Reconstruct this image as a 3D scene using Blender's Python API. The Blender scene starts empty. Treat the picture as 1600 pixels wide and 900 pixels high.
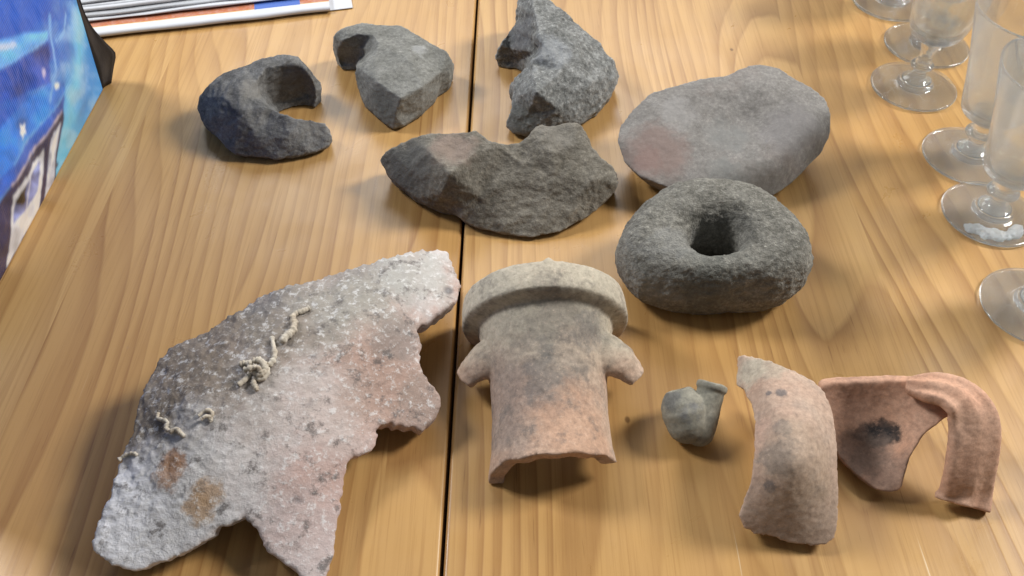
import bpy, bmesh, math, random
import numpy as np
from mathutils import Vector, noise
from mathutils.geometry import delaunay_2d_cdt

random.seed(7)
np.random.seed(7)
scene = bpy.context.scene
COL = scene.collection

# ------------------------------------------------------------------ camera
PITCH, FPX, DIST = math.radians(48.5), 1333.0, 0.60
SP, CP = math.sin(PITCH), math.cos(PITCH)
CAM = Vector((0.0, -DIST * CP, DIST * SP))
cam_data = bpy.data.cameras.new('camera')
cam_data.sensor_width = 36.0
cam_data.lens = 36.0 * FPX / 1600.0
cam_data.clip_start = 0.01
cam_data.clip_end = 50.0
camera = bpy.data.objects.new('camera', cam_data)
camera.location = CAM
camera.rotation_euler = (math.pi / 2 - PITCH, 0, 0)
COL.objects.link(camera)
scene.camera = camera

# ------------------------------------------------------------------ world and window light
world = bpy.data.worlds.new('World')
scene.world = world
world.use_nodes = True
bg = world.node_tree.nodes['Background']
bg.inputs['Color'].default_value = (0.86, 0.93, 1.0, 1)
bg.inputs['Strength'].default_value = 0.17


def window_light(name, loc, target, w, h, power, color):
    d = bpy.data.lights.new(name, 'AREA')
    d.shape = 'RECTANGLE'
    d.size, d.size_y = w, h
    d.energy = power
    d.color = color
    o = bpy.data.objects.new(name, d)
    o.location = loc
    o.rotation_euler = (Vector(target) - Vector(loc)).to_track_quat('-Z', 'Y').to_euler()
    COL.objects.link(o)
    return o


window_light('window_light_right', (2.05, 0.62, 1.75), (0.05, 0.0, 0), 0.58, 0.68, 88, (1.0, 0.985, 0.96))
window_light('window_light_left', (-1.60, 0.66, 1.60), (-0.05, 0.05, 0), 0.48, 0.56, 44, (0.97, 0.985, 1.0))
window_light('window_light_back', (-0.10, 2.10, 1.65), (0.0, 0.1, 0), 1.7, 0.9, 28, (0.96, 0.98, 1.0))

scene.view_settings.view_transform = 'Standard'
scene.view_settings.look = 'None'
scene.view_settings.exposure = 0.0
scene.view_settings.gamma = 1.0
scene.view_settings.use_curve_mapping = False
scene.render.engine = 'CYCLES'
scene.cycles.max_bounces = 10
scene.cycles.transparent_max_bounces = 16
scene.cycles.transmission_bounces = 10
scene.cycles.use_denoising = True
scene.render.filter_size = 1.7 if hasattr(scene.render, 'filter_size') else 1.5


# ------------------------------------------------------------------ geometry helpers
def at(px, py, z=0.0):
    """The point of the place at height z (metres) on the sight line of a photograph pixel."""
    a, b = (px - 800.0) / FPX, (py - 450.0) / FPX
    d = Vector((a, CP - b * SP, -SP - b * CP))
    t = (CAM.z - z) / -d.z
    return CAM + d * t


def at_np(P, Z):
    a, b = (P[:, 0] - 800.0) / FPX, (P[:, 1] - 450.0) / FPX
    d = np.stack([a, CP - b * SP, -SP - b * CP], 1)
    t = (CAM.z - Z) / -d[:, 2]
    return np.array(CAM)[None] + d * t[:, None]


def to_px(p):
    q = Vector(p) - CAM
    depth = q.y * CP - q.z * SP
    up = q.y * SP + q.z * CP
    return 800 + FPX * q.x / depth, 450 - FPX * up / depth


def mesh_from(verts, faces, name='mesh'):
    me = bpy.data.meshes.new(name)
    me.from_pydata([tuple(v) for v in verts], [], [tuple(f) for f in faces])
    me.update()
    return me


def mesh_arrays(me):
    n = len(me.vertices)
    v = np.empty(n * 3, np.float32); me.vertices.foreach_get('co', v)
    nn = np.empty(n * 3, np.float32); me.vertices.foreach_get('normal', nn)
    return v.reshape(-1, 3).astype(float), nn.reshape(-1, 3).astype(float)


def set_co(me, v):
    me.vertices.foreach_set('co', np.ascontiguousarray(v, np.float32).ravel())
    me.update()


def shade_smooth(me):
    me.polygons.foreach_set('use_smooth', [True] * len(me.polygons))
    me.update()


def remesh(me, voxel, smooth=2, factor=0.5):
    """Close the shape into one even skin and soften its arrises a little."""
    o = bpy.data.objects.new('tmp', me)
    COL.objects.link(o)
    m = o.modifiers.new('r', 'REMESH'); m.mode = 'VOXEL'; m.voxel_size = voxel; m.adaptivity = 0
    if smooth:
        s = o.modifiers.new('s', 'SMOOTH'); s.iterations = smooth; s.factor = factor
    dg = bpy.context.evaluated_depsgraph_get()
    out = bpy.data.meshes.new_from_object(o.evaluated_get(dg))
    bpy.data.objects.remove(o)
    return out


def fbm(P, scale, octaves=5, seed=0.0, H=1.0):
    off = Vector((seed * 3.1, seed * 1.7, seed * 2.3))
    f = noise.fractal
    return np.array([f(Vector(p) * scale + off, H, 2.1, octaves) for p in P])


def ridged(P, scale, octaves=4, seed=0.0):
    off = Vector((seed * 2.1, seed * 1.3, seed * 4.3))
    f = noise.ridged_multi_fractal
    return np.array([f(Vector(p) * scale + off, 0.9, 2.2, octaves, 1.0, 2.0) for p in P])


def roughen(me, layers, seed=0.0, mask=None):
    """layers: (amplitude m, scale 1/m, octaves, stretch xyz)"""
    v, n = mesh_arrays(me)
    d = np.zeros(len(v))
    for k, (amp, sc, oc, st) in enumerate(layers):
        d += amp * fbm(v * np.array(st), sc, oc, seed + 5.3 * k)
    if mask is not None:
        d *= mask(v)
    v = v + n * d[:, None]
    v[:, 2] = np.maximum(v[:, 2], 0.0004)
    set_co(me, v)


def pip(P, poly):
    """which points lie inside a polygon"""
    x, y = P[:, 0], P[:, 1]
    q = np.array(poly, float)
    r = np.zeros(len(P), bool)
    j = len(q) - 1
    for i in range(len(q)):
        xi, yi, xj, yj = q[i, 0], q[i, 1], q[j, 0], q[j, 1]
        c = ((yi > y) != (yj > y)) & (x < (xj - xi) * (y - yi) / (yj - yi + 1e-12) + xi)
        r ^= c
        j = i
    return r


def resample(poly, step, jag=0.0, seed=0):
    rs = np.random.RandomState(seed)
    out = []
    n = len(poly)
    for i in range(n):
        a, b = np.array(poly[i], float), np.array(poly[(i + 1) % n], float)
        L = np.hypot(*(b - a)[:2])
        k = max(1, int(L / step))
        for j in range(k):
            p = a + (b - a) * j / k
            if jag:
                p[:2] += rs.normal(0, jag, 2)
            out.append(p)
    return np.array(out)


class TPS:
    def __init__(self, pts):
        p = np.array(pts, float)
        self.c = p[:, :2] / 100.0
        n = len(p)
        K = self.U(np.linalg.norm(self.c[:, None] - self.c[None], axis=2)) + np.eye(n) * 0.02
        A = np.zeros((n + 3, n + 3))
        A[:n, :n] = K
        A[:n, n] = 1; A[:n, n + 1:] = self.c
        A[n, :n] = 1; A[n + 1:, :n] = self.c.T
        self.w = np.linalg.solve(A, np.concatenate([p[:, 2], np.zeros(3)]))

    @staticmethod
    def U(r):
        return np.where(r > 1e-9, r * r * np.log(np.maximum(r, 1e-9)), 0)

    def __call__(self, P):
        q = np.asarray(P, float)[:, :2] / 100.0
        r = np.linalg.norm(q[:, None] - self.c[None], axis=2)
        n = len(self.c)
        return self.U(r) @ self.w[:n] + self.w[n] + q @ self.w[n + 1:]


def cdt(points, loop_n, extra_edges=()):
    vs = [Vector((float(p[0]), float(p[1]))) for p in points]
    loop = list(range(loop_n))
    r = delaunay_2d_cdt(vs, list(extra_edges), [loop], 1, 1e-4)
    ov, of, orig = r[0], r[2], r[3]
    return ov, of, orig


def face_up(V, F):
    """orient triangles towards the camera"""
    out = []
    c = np.array(CAM)
    for f in F:
        a, b, d = V[f[0]], V[f[1]], V[f[2]]
        n = np.cross(b - a, d - a)
        out.append(tuple(f) if np.dot(n, c - a) > 0 else tuple(reversed(f)))
    return out


def boundary(F):
    cnt = {}
    for f in F:
        for i in range(len(f)):
            e = (f[i], f[(i + 1) % len(f)])
            cnt[e] = 1
    return [e for e in cnt if (e[1], e[0]) not in cnt]


def rock(outline, inner, ridges=(), inset=0.88, voxel=0.0012, smooth=3, cm=0.01, belly=0.3):
    """A boulder: surveyed points (pixel, pixel, height cm) on its near side, walled down to the table behind."""
    pts = [tuple(p) for p in outline] + [tuple(p) for p in inner]
    n = len(outline)
    ov, of, orig = cdt(pts, n, ridges)
    Z = []
    for k, v in enumerate(ov):
        if orig[k]:
            Z.append(pts[orig[k][0]][2])
        else:
            w = [(1.0 / (1e-3 + (p[0] - v.x) ** 2 + (p[1] - v.y) ** 2), p[2]) for p in pts]
            s = sum(a for a, _ in w); Z.append(sum(a * b for a, b in w) / s)
    V = at_np(np.array([[v.x, v.y] for v in ov]), np.array(Z) * cm)
    F = face_up(V, of)
    B = boundary(F)
    idx = sorted({i for e in B for i in e})
    ctr = V[idx].mean(0)
    V = list(V)
    base = {}
    low = {}
    nx_, pv_ = dict(B), {b: a for a, b in B}
    for i in idx:
        p = V[i]
        q = ctr + (p - ctr) * inset
        m = ctr + (p - ctr) * (0.5 + 0.5 * inset) * 1.01
        e = V[nx_[i]] - V[pv_[i]]
        o2 = np.array([e[1], -e[0], 0.0]); o2 /= np.linalg.norm(o2) + 1e-9
        if o2[1] > 0.15:      # the far side bellies out below its edge
            g = min(1.0, (o2[1] - 0.15) / 0.4) * belly
            q = q * (1 - min(1, g * 3)) + min(1, g * 3) * p + o2 * g * 0.7 * p[2]
            m = m * (1 - min(1, g * 3)) + min(1, g * 3) * p + o2 * g * p[2]
        low[i] = len(V); V.append(np.array([m[0], m[1], p[2] * 0.42]))
        base[i] = len(V); V.append(np.array([q[0], q[1], 0.0004]))
    nxt = dict(B)
    for a, b in B:
        F.append((b, a, low[a], low[b]))
        F.append((low[b], low[a], base[a], base[b]))
    s = B[0][0]; loop = [s]
    while nxt[loop[-1]] != s and len(loop) < 500:
        loop.append(nxt[loop[-1]])
    F.append(tuple(base[i] for i in reversed(loop)))
    return remesh(mesh_from(V, F), voxel, smooth)


def sheet(outline, ctrl, thick, voxel=0.0012, smooth=2, jag=0.6, step=4.0, grid=7.0, seed=1, back=None):
    """A curved pottery wall: outline in pixels, heights (cm) at control points, wall thickness in m."""
    t = TPS(ctrl)
    ol = resample(outline, step, jag, seed)[:, :2]
    lo, hi = ol.min(0), ol.max(0)
    gx, gy = np.meshgrid(np.arange(lo[0], hi[0], grid), np.arange(lo[1], hi[1], grid))
    g = np.stack([gx.ravel(), gy.ravel()], 1) + 0.37
    g = g[pip(g, ol)]
    dmin = np.min(np.linalg.norm(g[:, None] - ol[None], axis=2), axis=1)
    g = g[dmin > grid * 0.5]
    P = np.concatenate([ol, g])
    ov, of, orig = cdt(P, len(ol))
    Q = np.array([[v.x, v.y] for v in ov])
    V = at_np(Q, t(Q) * 0.01)
    F = face_up(V, of)
    N = np.zeros_like(V)
    for f in F:
        nn = np.cross(V[f[1]] - V[f[0]], V[f[2]] - V[f[0]])
        for i in f: N[i] += nn
    N /= np.linalg.norm(N, axis=1)[:, None] + 1e-12
    if back is not None:
        N = N * 0.4 - np.array(back)[None] * 0.6
        N /= np.linalg.norm(N, axis=1)[:, None]
    W = V - N * thick
    W[:, 2] = np.maximum(W[:, 2], 0.0005)
    V[:, 2] = np.maximum(V[:, 2], 0.003)
    n = len(V)
    VV = np.concatenate([V, W])
    FF = list(F) + [tuple(i + n for i in reversed(f)) for f in F]
    for a, b in boundary(F):
        FF.append((b, a, a + n, b + n))
    return remesh(mesh_from(VV, FF), voxel, smooth), t


def catmull(pts, per=8):
    P = [np.array(p, float) for p in pts]
    P = [2 * P[0] - P[1]] + P + [2 * P[-1] - P[-2]]
    out = []
    for i in range(1, len(P) - 2):
        for k in range(per):
            t = k / per
            a, b, c, d = P[i - 1], P[i], P[i + 1], P[i + 2]
            out.append(0.5 * (2 * b + (c - a) * t + (2 * a - 5 * b + 4 * c - d) * t * t + (3 * b - a - 3 * c + d) * t ** 3))
    out.append(P[-2])
    return np.array(out)


def tube(path, radii, seg=12):
    path = np.array(path, float)
    n = len(path)
    V, F = [], []
    up = np.array([0.13, 0.21, 0.97])
    for i in range(n):
        t = path[min(i + 1, n - 1)] - path[max(i - 1, 0)]
        t /= np.linalg.norm(t) + 1e-12
        a = np.cross(t, up); a /= np.linalg.norm(a) + 1e-12
        b = np.cross(t, a)
        up = -b if np.dot(-b, up) > 0 else b
        for k in range(seg):
            w = 2 * math.pi * k / seg
            V.append(path[i] + radii[i] * (a * math.cos(w) + b * math.sin(w)))
    for i in range(n - 1):
        for k in range(seg):
            k2 = (k + 1) % seg
            F.append((i * seg + k, i * seg + k2, (i + 1) * seg + k2, (i + 1) * seg + k))
    F.append(tuple(reversed(range(seg))))
    F.append(tuple((n - 1) * seg + k for k in range(seg)))
    return V, F


def merge(parts):
    V, F = [], []
    for v, f in parts:
        o = len(V)
        V += [np.array(p) for p in v]
        F += [tuple(i + o for i in q) for q in f]
    return V, F


def link(name, me, mat, loc=None, parent=None):
    """Link a mesh given in world coordinates; loc is the base point of the thing it belongs to."""
    o = bpy.data.objects.new(name, me)
    COL.objects.link(o)
    if loc is not None:
        v, _ = mesh_arrays(me)
        set_co(me, v - np.array(loc)[None])
    if parent is None:
        if loc is not None: o.location = loc
    else:
        o.parent = parent
    if mat is not None and not me.materials:
        me.materials.append(mat)
    return o


def tag(o, label, cat, group=None):
    o['label'] = label
    o['category'] = cat
    if group: o['group'] = group
    return o


def empty(name, loc):
    o = bpy.data.objects.new(name, None)
    o.empty_display_size = 0.02
    o.location = loc
    COL.objects.link(o)
    return o


def base_of(me):
    v, _ = mesh_arrays(me)
    lo, hi = v.min(0), v.max(0)
    return (float((lo[0] + hi[0]) / 2), float((lo[1] + hi[1]) / 2), 0.0)


def split_mesh(me, region):
    """Split one skin into parts by the region index of each face, keeping the joined normals."""
    v, n = mesh_arrays(me)
    polys = [tuple(p.vertices) for p in me.polygons]
    cen = np.array([v[list(p)].mean(0) for p in polys])
    r = region(cen)
    out = []
    for k in sorted(set(r)):
        fs = [polys[i] for i in np.nonzero(r == k)[0]]
        used = sorted({i for f in fs for i in f})
        mp = {u: j for j, u in enumerate(used)}
        m2 = mesh_from(v[used], [tuple(mp[i] for i in f) for f in fs])
        shade_smooth(m2)
        m2.normals_split_custom_set_from_vertices([tuple(x) for x in n[used]])
        out.append(m2)
    return out


# ------------------------------------------------------------------ materials
class NT:
    def __init__(self, name):
        self.m = bpy.data.materials.new(name)
        self.m.use_nodes = True
        self.t = self.m.node_tree
        self.t.nodes.clear()
        self.out = self.t.nodes.new('ShaderNodeOutputMaterial')

    def n(self, typ, ins=None, **kw):
        nd = self.t.nodes.new(typ)
        for k, v in kw.items(): setattr(nd, k, v)
        for k, v in (ins or {}).items():
            s = nd.inputs[k]
            if hasattr(v, 'links') or isinstance(v, bpy.types.NodeSocket):
                self.t.links.new(v, s)
            else:
                s.default_value = v
        return nd

    def math(self, op, a, b=0.0, clamp=False):
        nd = self.n('ShaderNodeMath', {0: a, 1: b}, operation=op)
        nd.use_clamp = clamp
        return nd.outputs[0]

    def vmul(self, a, s):
        return self.n('ShaderNodeVectorMath', {0: a, 1: s}, operation='MULTIPLY').outputs[0]

    def vadd(self, a, s):
        return self.n('ShaderNodeVectorMath', {0: a, 1: s}, operation='ADD').outputs[0]

    def noise(self, vec, scale, detail=4, rough=0.55, dist=0.0, out=0):
        nd = self.n('ShaderNodeTexNoise', {'Vector': vec, 'Scale': scale, 'Detail': detail, 'Roughness': rough, 'Distortion': dist})
        return nd.outputs[out]

    def ramp(self, fac, stops, interp='LINEAR'):
        nd = self.n('ShaderNodeValToRGB', {0: fac})
        cr = nd.color_ramp
        cr.interpolation = interp
        while len(cr.elements) < len(stops): cr.elements.new(0.5)
        for e, (p, c) in zip(cr.elements, stops):
            e.position = p
            e.color = (c, c, c, 1) if isinstance(c, (int, float)) else (*c, 1)
        return nd.outputs[0]

    def mix(self, fac, a, b, mode='MIX'):
        nd = self.n('ShaderNodeMix', data_type='RGBA', blend_type=mode)
        for s, v in ((nd.inputs[0], fac), (nd.inputs[6], a), (nd.inputs[7], b)):
            if isinstance(v, bpy.types.NodeSocket): self.t.links.new(v, s)
            else: s.default_value = v if not isinstance(v, tuple) or len(v) == 4 else (*v, 1)
        return nd.outputs[2]

    def coord(self, which='Object'):
        return self.n('ShaderNodeTexCoord').outputs[which]

    def finish(self, shader):
        self.t.links.new(shader, self.out.inputs[0])
        return self.m

    def bump(self, h, strength, dist, normal=None):
        ins = {'Height': h, 'Strength': strength, 'Distance': dist}
        if normal is not None: ins['Normal'] = normal
        return self.n('ShaderNodeBump', ins).outputs[0]

    def spots(self, col, P, origin, spots):
        """stains and other colour patches with a place and a ragged outline: (world point, radius m, colour, strength, raggedness)"""
        for k, (c, r, colr, st, rag) in enumerate(spots):
            loc = Vector(c) - Vector(origin)
            d = self.n('ShaderNodeVectorMath', {0: P, 1: tuple(loc)}, operation='DISTANCE').outputs['Value']
            ns = self.noise(self.vadd(P, (k * 0.7, 0.3, 0)), 1.5 / r, 6, 0.68)
            q = self.math('ADD', self.math('DIVIDE', d, r), self.math('MULTIPLY', self.math('SUBTRACT', ns, 0.5), rag * 2.0))
            f = self.math('MULTIPLY', self.ramp(q, [(0.55, 1.0), (1.0, 0.0)]), st)
            col = self.mix(f, col, colr)
        return col


def stone_mat(name, dark, light, origin=(0, 0, 0), spots=(), grain=420.0, bump=0.5, speck=0.5, wear=0.35, rust=None, con=0.9):
    t = NT(name)
    P = t.coord()
    big = t.noise(P, 26, 5, 0.6)
    mid = t.noise(P, 110, 6, 0.65)
    fine = t.noise(P, grain, 4, 0.7)
    m = t.math('ADD', t.math('MULTIPLY', big, 0.5), t.math('MULTIPLY', mid, 0.5))
    col = t.mix(t.ramp(m, [(0.38, 0.0), (0.62, 1.0)]), dark, light)
    col = t.mix(t.math('MULTIPLY', t.ramp(fine, [(0.55, 0.0), (0.72, 1.0)]), speck), col,
                tuple(min(1, c * 1.75 + 0.02) for c in light))
    col = t.mix(t.math('MULTIPLY', t.ramp(t.noise(t.vadd(P, (3, 1, 2)), grain * 0.8, 3, 0.7), [(0.6, 0.0), (0.75, 1.0)]), speck), col,
                tuple(c * 0.4 for c in dark))
    g1 = t.ramp(t.noise(t.vadd(P, (4, 4, 9)), grain * 0.9, 5, 0.75), [(0.32, 0.42), (0.50, 1.0), (0.68, 1.75)])
    col = t.mix(con, col, t.mix(1.0, col, g1, 'MULTIPLY'))
    if rust:
        col = t.mix(t.ramp(t.noise(t.vadd(P, (1, 7, 2)), 18, 4, 0.6), [(0.5, 0.0), (0.75, 0.55)]), col, rust)
    col = t.spots(col, P, origin, spots)
    pt = t.n('ShaderNodeNewGeometry').outputs['Pointiness']
    edge = t.math('MULTIPLY', t.ramp(pt, [(0.51, 0.0), (0.58, 1.0)]), wear)
    col = t.mix(edge, col, tuple(min(1, c * 1.55 + 0.03) for c in light))
    h = t.math('ADD', t.math('MULTIPLY', fine, 0.5), t.math('ADD', mid, t.math('MULTIPLY', t.noise(P, grain * 2.2, 3, 0.6), 0.3)))
    b = t.n('ShaderNodeBsdfPrincipled', {'Base Color': col, 'Roughness': 0.88, 'Normal': t.bump(h, min(1.0, bump * 1.25), 0.0020)})
    b.inputs['Specular IOR Level'].default_value = 0.3
    return t.finish(b.outputs[0])


def clay_mat(name, base, pale, dark, origin=(0, 0, 0), spots=(), mott=0.6, grain=380, bump=0.35, soot=0.5, blobs=None, scale=1.0):
    t = NT(name)
    P = t.coord()
    big = t.noise(P, 28 * scale, 5, 0.6, 0.4)
    col = t.mix(t.ramp(big, [(0.35, 0.0), (0.68, 1.0)]), base, pale)
    col = t.spots(col, P, origin, spots)
    s = t.noise(t.vadd(P, (5, 2, 1)), 75 * scale, 8, 0.72)
    col = t.mix(t.math('MULTIPLY', t.ramp(s, [(0.52, 0.0), (0.68, 1.0)]), soot), col, dark)
    f = t.noise(P, grain, 5, 0.7)
    col = t.mix(t.math('MULTIPLY', t.ramp(f, [(0.56, 0.0), (0.74, 1.0)]), mott), col, tuple(min(1, c * 1.3 + 0.04) for c in pale))
    col = t.mix(t.math('MULTIPLY', t.ramp(t.noise(t.vadd(P, (9, 9, 1)), grain * 0.6, 4, 0.7), [(0.6, 0.0), (0.72, 1.0)]), mott * 0.8), col,
                tuple(c * 0.55 for c in dark))
    g1 = t.ramp(t.noise(t.vadd(P, (4, 4, 9)), grain * 0.8, 5, 0.75), [(0.30, 0.66), (0.50, 1.0), (0.70, 1.30)])
    col = t.mix(0.8, col, t.mix(1.0, col, g1, 'MULTIPLY'))
    if blobs:
        cm_ = t.noise(t.vadd(P, (2, 8, 4)), 140, 7, 0.75)
        col = t.mix(t.ramp(cm_, [(0.54, 0.0), (0.62, 0.85)]), col, blobs)
    h = t.math('ADD', t.math('MULTIPLY', f, 0.6), s)
    b = t.n('ShaderNodeBsdfPrincipled', {'Base Color': col, 'Roughness': 0.82, 'Normal': t.bump(h, bump, 0.0014)})
    b.inputs['Specular IOR Level'].default_value = 0.35
    return t.finish(b.outputs[0])


def wood_mat(name, shift, tint=1.0):
    t = NT(name)
    P0 = t.coord()
    P = t.vadd(P0, (shift, shift * 0.7, 0))
    sx = t.n('ShaderNodeSeparateXYZ', {0: P})
    x, y = sx.outputs[0], sx.outputs[1]
    stave = t.math('FLOOR', t.math('DIVIDE', t.math('ADD', x, t.math('MULTIPLY', y, 0.01)), 0.118))
    wn = t.n('ShaderNodeTexWhiteNoise', {'W': stave}, noise_dimensions='1D')
    r = wn.outputs['Value']
    off = t.n('ShaderNodeCombineXYZ', {0: t.math('MULTIPLY', r, 3.0), 1: t.math('MULTIPLY', r, 7.0), 2: r}).outputs[0]
    Q = t.vadd(P, off)
    # growth rings: a slow warp makes the cathedral figure, the saw makes soft-to-hard lines
    warp = t.noise(t.vmul(Q, (4.6, 0.75, 1)), 1.0, 2, 0.45)
    warp2 = t.noise(t.vmul(Q, (22.0, 3.2, 1)), 1.0, 3, 0.5)
    wx = t.math('ADD', x, t.math('ADD', t.math('MULTIPLY', warp, 0.40), t.math('MULTIPLY', warp2, 0.012)))
    saw = t.math('FRACT', t.math('DIVIDE', wx, 0.0165))
    ring = t.ramp(saw, [(0.0, 0.0), (0.35, 0.10), (0.80, 0.75), (0.90, 1.0), (1.0, 0.0)])
    amp = t.ramp(t.noise(t.vmul(Q, (18, 1.6, 1)), 1.0, 3, 0.6), [(0.32, 0.25), (0.62, 1.0)])
    ring = t.math('MULTIPLY', ring, amp)
    fib = t.noise(t.vmul(Q, (480, 8, 1)), 1.0, 5, 0.7)
    fib2 = t.noise(t.vmul(Q, (120, 3.5, 1)), 1.0, 4, 0.6)
    blot = t.noise(t.vmul(Q, (7, 3.0, 1)), 1.0, 3, 0.5)
    light, mid_, dark = (0.505, 0.305, 0.118), (0.440, 0.248, 0.084), (0.235, 0.105, 0.032)
    light, mid_, dark = [tuple(c * tint for c in k) for k in (light, mid_, dark)]
    col = t.mix(t.ramp(blot, [(0.3, 0.0), (0.7, 1.0)]), mid_, light)
    col = t.mix(t.math('MULTIPLY', ring, 0.66), col, dark)
    col = t.mix(t.math('MULTIPLY', t.ramp(fib2, [(0.5, 0.0), (0.8, 1.0)]), 0.30), col, dark)
    col = t.mix(t.math('MULTIPLY', t.ramp(fib, [(0.50, 0.0), (0.66, 1.0)]), 0.30), col, dark)
    col = t.mix(t.math('MULTIPLY', t.math('SUBTRACT', r, 0.5), 0.16), col, (0.25, 0.11, 0.03))
    pore = t.noise(t.vmul(Q, (900, 38, 1)), 1.0, 2, 0.5)
    pore = t.math('MULTIPLY', t.ramp(pore, [(0.66, 0.0), (0.74, 1.0)]), t.ramp(ring, [(0.1, 0.25), (0.7, 1.0)]))
    col = t.mix(t.math('MULTIPLY', pore, 0.5), col, tuple(c * 0.7 for c in dark))
    # little dents and flecks
    vor = t.n('ShaderNodeTexVoronoi', {'Vector': t.vmul(P, (1, 0.7, 1)), 'Scale': 14.0, 'Randomness': 1.0})
    fl = t.ramp(vor.outputs['Distance'], [(0.015, 1.0), (0.03, 0.0)])
    col = t.mix(t.math('MULTIPLY', fl, 0.75), col, (0.10, 0.045, 0.015))
    # old pale scratches
    rot = t.n('ShaderNodeMapping', {'Vector': P, 'Rotation': (0, 0, 0.65), 'Scale': (420, 9, 1)}).outputs[0]
    rot2 = t.n('ShaderNodeMapping', {'Vector': P, 'Rotation': (0, 0, -1.1), 'Scale': (380, 7, 1)}).outputs[0]
    sc = t.math('MAXIMUM', t.ramp(t.noise(rot, 1.0, 2, 0.4), [(0.76, 0.0), (0.80, 1.0)]), t.ramp(t.noise(rot2, 1.0, 2, 0.4), [(0.77, 0.0), (0.81, 1.0)]))
    scm = t.math('MULTIPLY', sc, t.ramp(t.noise(P, 7, 2, 0.5), [(0.45, 0.0), (0.6, 1.0)]))
    col = t.mix(t.math('MULTIPLY', scm, 0.5), col, (0.72, 0.62, 0.45))
    smear = t.noise(P, 22, 5, 0.6, 0.6)
    rough = t.math('ADD', t.ramp(smear, [(0.3, 0.26), (0.75, 0.42)]), t.math('MULTIPLY', scm, 0.2))
    h = t.math('SUBTRACT', t.math('MULTIPLY', fib, 0.6), t.math('ADD', t.math('MULTIPLY', ring, 0.5), fl))
    b = t.n('ShaderNodeBsdfPrincipled', {'Base Color': col, 'Roughness': rough, 'Normal': t.bump(h, 0.12, 0.0006)})
    b.inputs['Specular IOR Level'].default_value = 0.40
    return t.finish(b.outputs[0])


def plain_mat(name, col, rough=0.7, noise_amt=0.12, scale=150, bump=0.1):
    t = NT(name)
    P = t.coord()
    n = t.noise(P, scale, 5, 0.6)
    c = t.mix(t.math('MULTIPLY', n, noise_amt * 2), col, tuple(k * 0.6 for k in col))
    b = t.n('ShaderNodeBsdfPrincipled', {'Base Color': c, 'Roughness': rough, 'Normal': t.bump(n, bump, 0.001)})
    return t.finish(b.outputs[0])


def glass_mat(name, haze, rough):
    """old drinking glass: clear body with a dusty, lightly scuffed bloom on it"""
    t = NT(name)
    P = t.coord()
    n = t.noise(P, 60, 6, 0.65)
    g = t.n('ShaderNodeBsdfGlass', {'Color': (0.97, 0.985, 0.99, 1), 'Roughness': rough, 'IOR': 1.46})
    tr = t.n('ShaderNodeBsdfTransparent', {'Color': (0.95, 0.965, 0.97, 1)})
    m1 = t.n('ShaderNodeMixShader', {0: 0.30, 1: g.outputs[0], 2: tr.outputs[0]})
    d = t.n('ShaderNodeBsdfDiffuse', {'Color': (0.80, 0.83, 0.85, 1)})
    tl = t.n('ShaderNodeBsdfTranslucent', {'Color': (0.80, 0.83, 0.85, 1)})
    dd = t.n('ShaderNodeMixShader', {0: 0.5, 1: d.outputs[0], 2: tl.outputs[0]})
    f = t.math('MULTIPLY', t.ramp(n, [(0.3, 0.6), (0.7, 1.0)]), haze)
    m2 = t.n('ShaderNodeMixShader', {0: f, 1: m1.outputs[0], 2: dd.outputs[0]})
    return t.finish(m2.outputs[0])


# ------------------------------------------------------------------ table (the surface)
def board(name, x0t, x1t, x0b, x1b, mat, parent, y0=-0.42, y1=0.75):
    """table leaf: a thick board with rounded-over long edges; x at far end (t) and near end (b)"""
    r = 0.0022
    prof = []
    for k in range(5):
        a = math.pi / 2 * k / 4
        prof.append((0, -r + r * math.sin(a), r - r * math.cos(a)))
    V, F = [], []
    ys = np.linspace(y0, y1, 40)
    for y in ys:
        f = (y - y0) / (y1 - y0)
        a, b = x0b + (x0t - x0b) * f, x1b + (x1t - x1b) * f
        row = [(a, -0.026)] + [(a + q[2], q[1]) for q in prof] + [(b - q[2], q[1]) for q in reversed(prof)] + [(b, -0.026)]
        for p in row: V.append((p[0], y, p[1]))
    m = len(row)
    for i in range(len(ys) - 1):
        for k in range(m):
            k2 = (k + 1) % m
            F.append((i * m + k2, i * m + k, (i + 1) * m + k, (i + 1) * m + k2))
    F.append(tuple(range(m)))
    F.append(tuple(reversed([(len(ys) - 1) * m + k for k in range(m)])))
    me = mesh_from(V, F)
    shade_smooth(me)
    me.set_sharp_from_angle(angle=math.radians(40))
    return link(name, me, mat, parent=parent)


table = empty('table', (0, 0, 0))
tag(table, 'honey-coloured varnished wooden table top under all the finds, with a dark seam', 'table')
g0, g1 = at(745.5, 0), at(689, 900)
def gapx(y): return g0.x + (g1.x - g0.x) * (y - g0.y) / (g1.y - g0.y)
GW = 0.0022
yb, yt = -0.42, 0.75
board('table_leaf', gapx(yt) - GW / 2, -0.80, gapx(yb) - GW / 2, -0.80, None, table)
bpy.data.objects.remove(bpy.data.objects['table_leaf'])
board('table_leaf', -0.80, gapx(yt) - GW / 2, -0.80, gapx(yb) - GW / 2, wood_mat('varnished pine, left leaf', 0.31), table)
board('table_leaf', gapx(yt) + GW / 2, 0.85, gapx(yb) + GW / 2, 0.85, wood_mat('varnished pine, right leaf', 1.73, 1.0), table)
bm = bmesh.new()  # unseen block added under the gap so no background light shows through
bmesh.ops.create_cube(bm, size=1.0)
for v in bm.verts:
    v.co = Vector((v.co.x * 0.08 + gapx(0.1), v.co.y * 1.16 + 0.165, v.co.z * 0.03 - 0.0415))
me = bpy.data.meshes.new('gap_block'); bm.to_mesh(me); bm.free()
link('added_gap_block', me, plain_mat('dark rail wood', (0.05, 0.028, 0.014)), parent=table)

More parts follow.
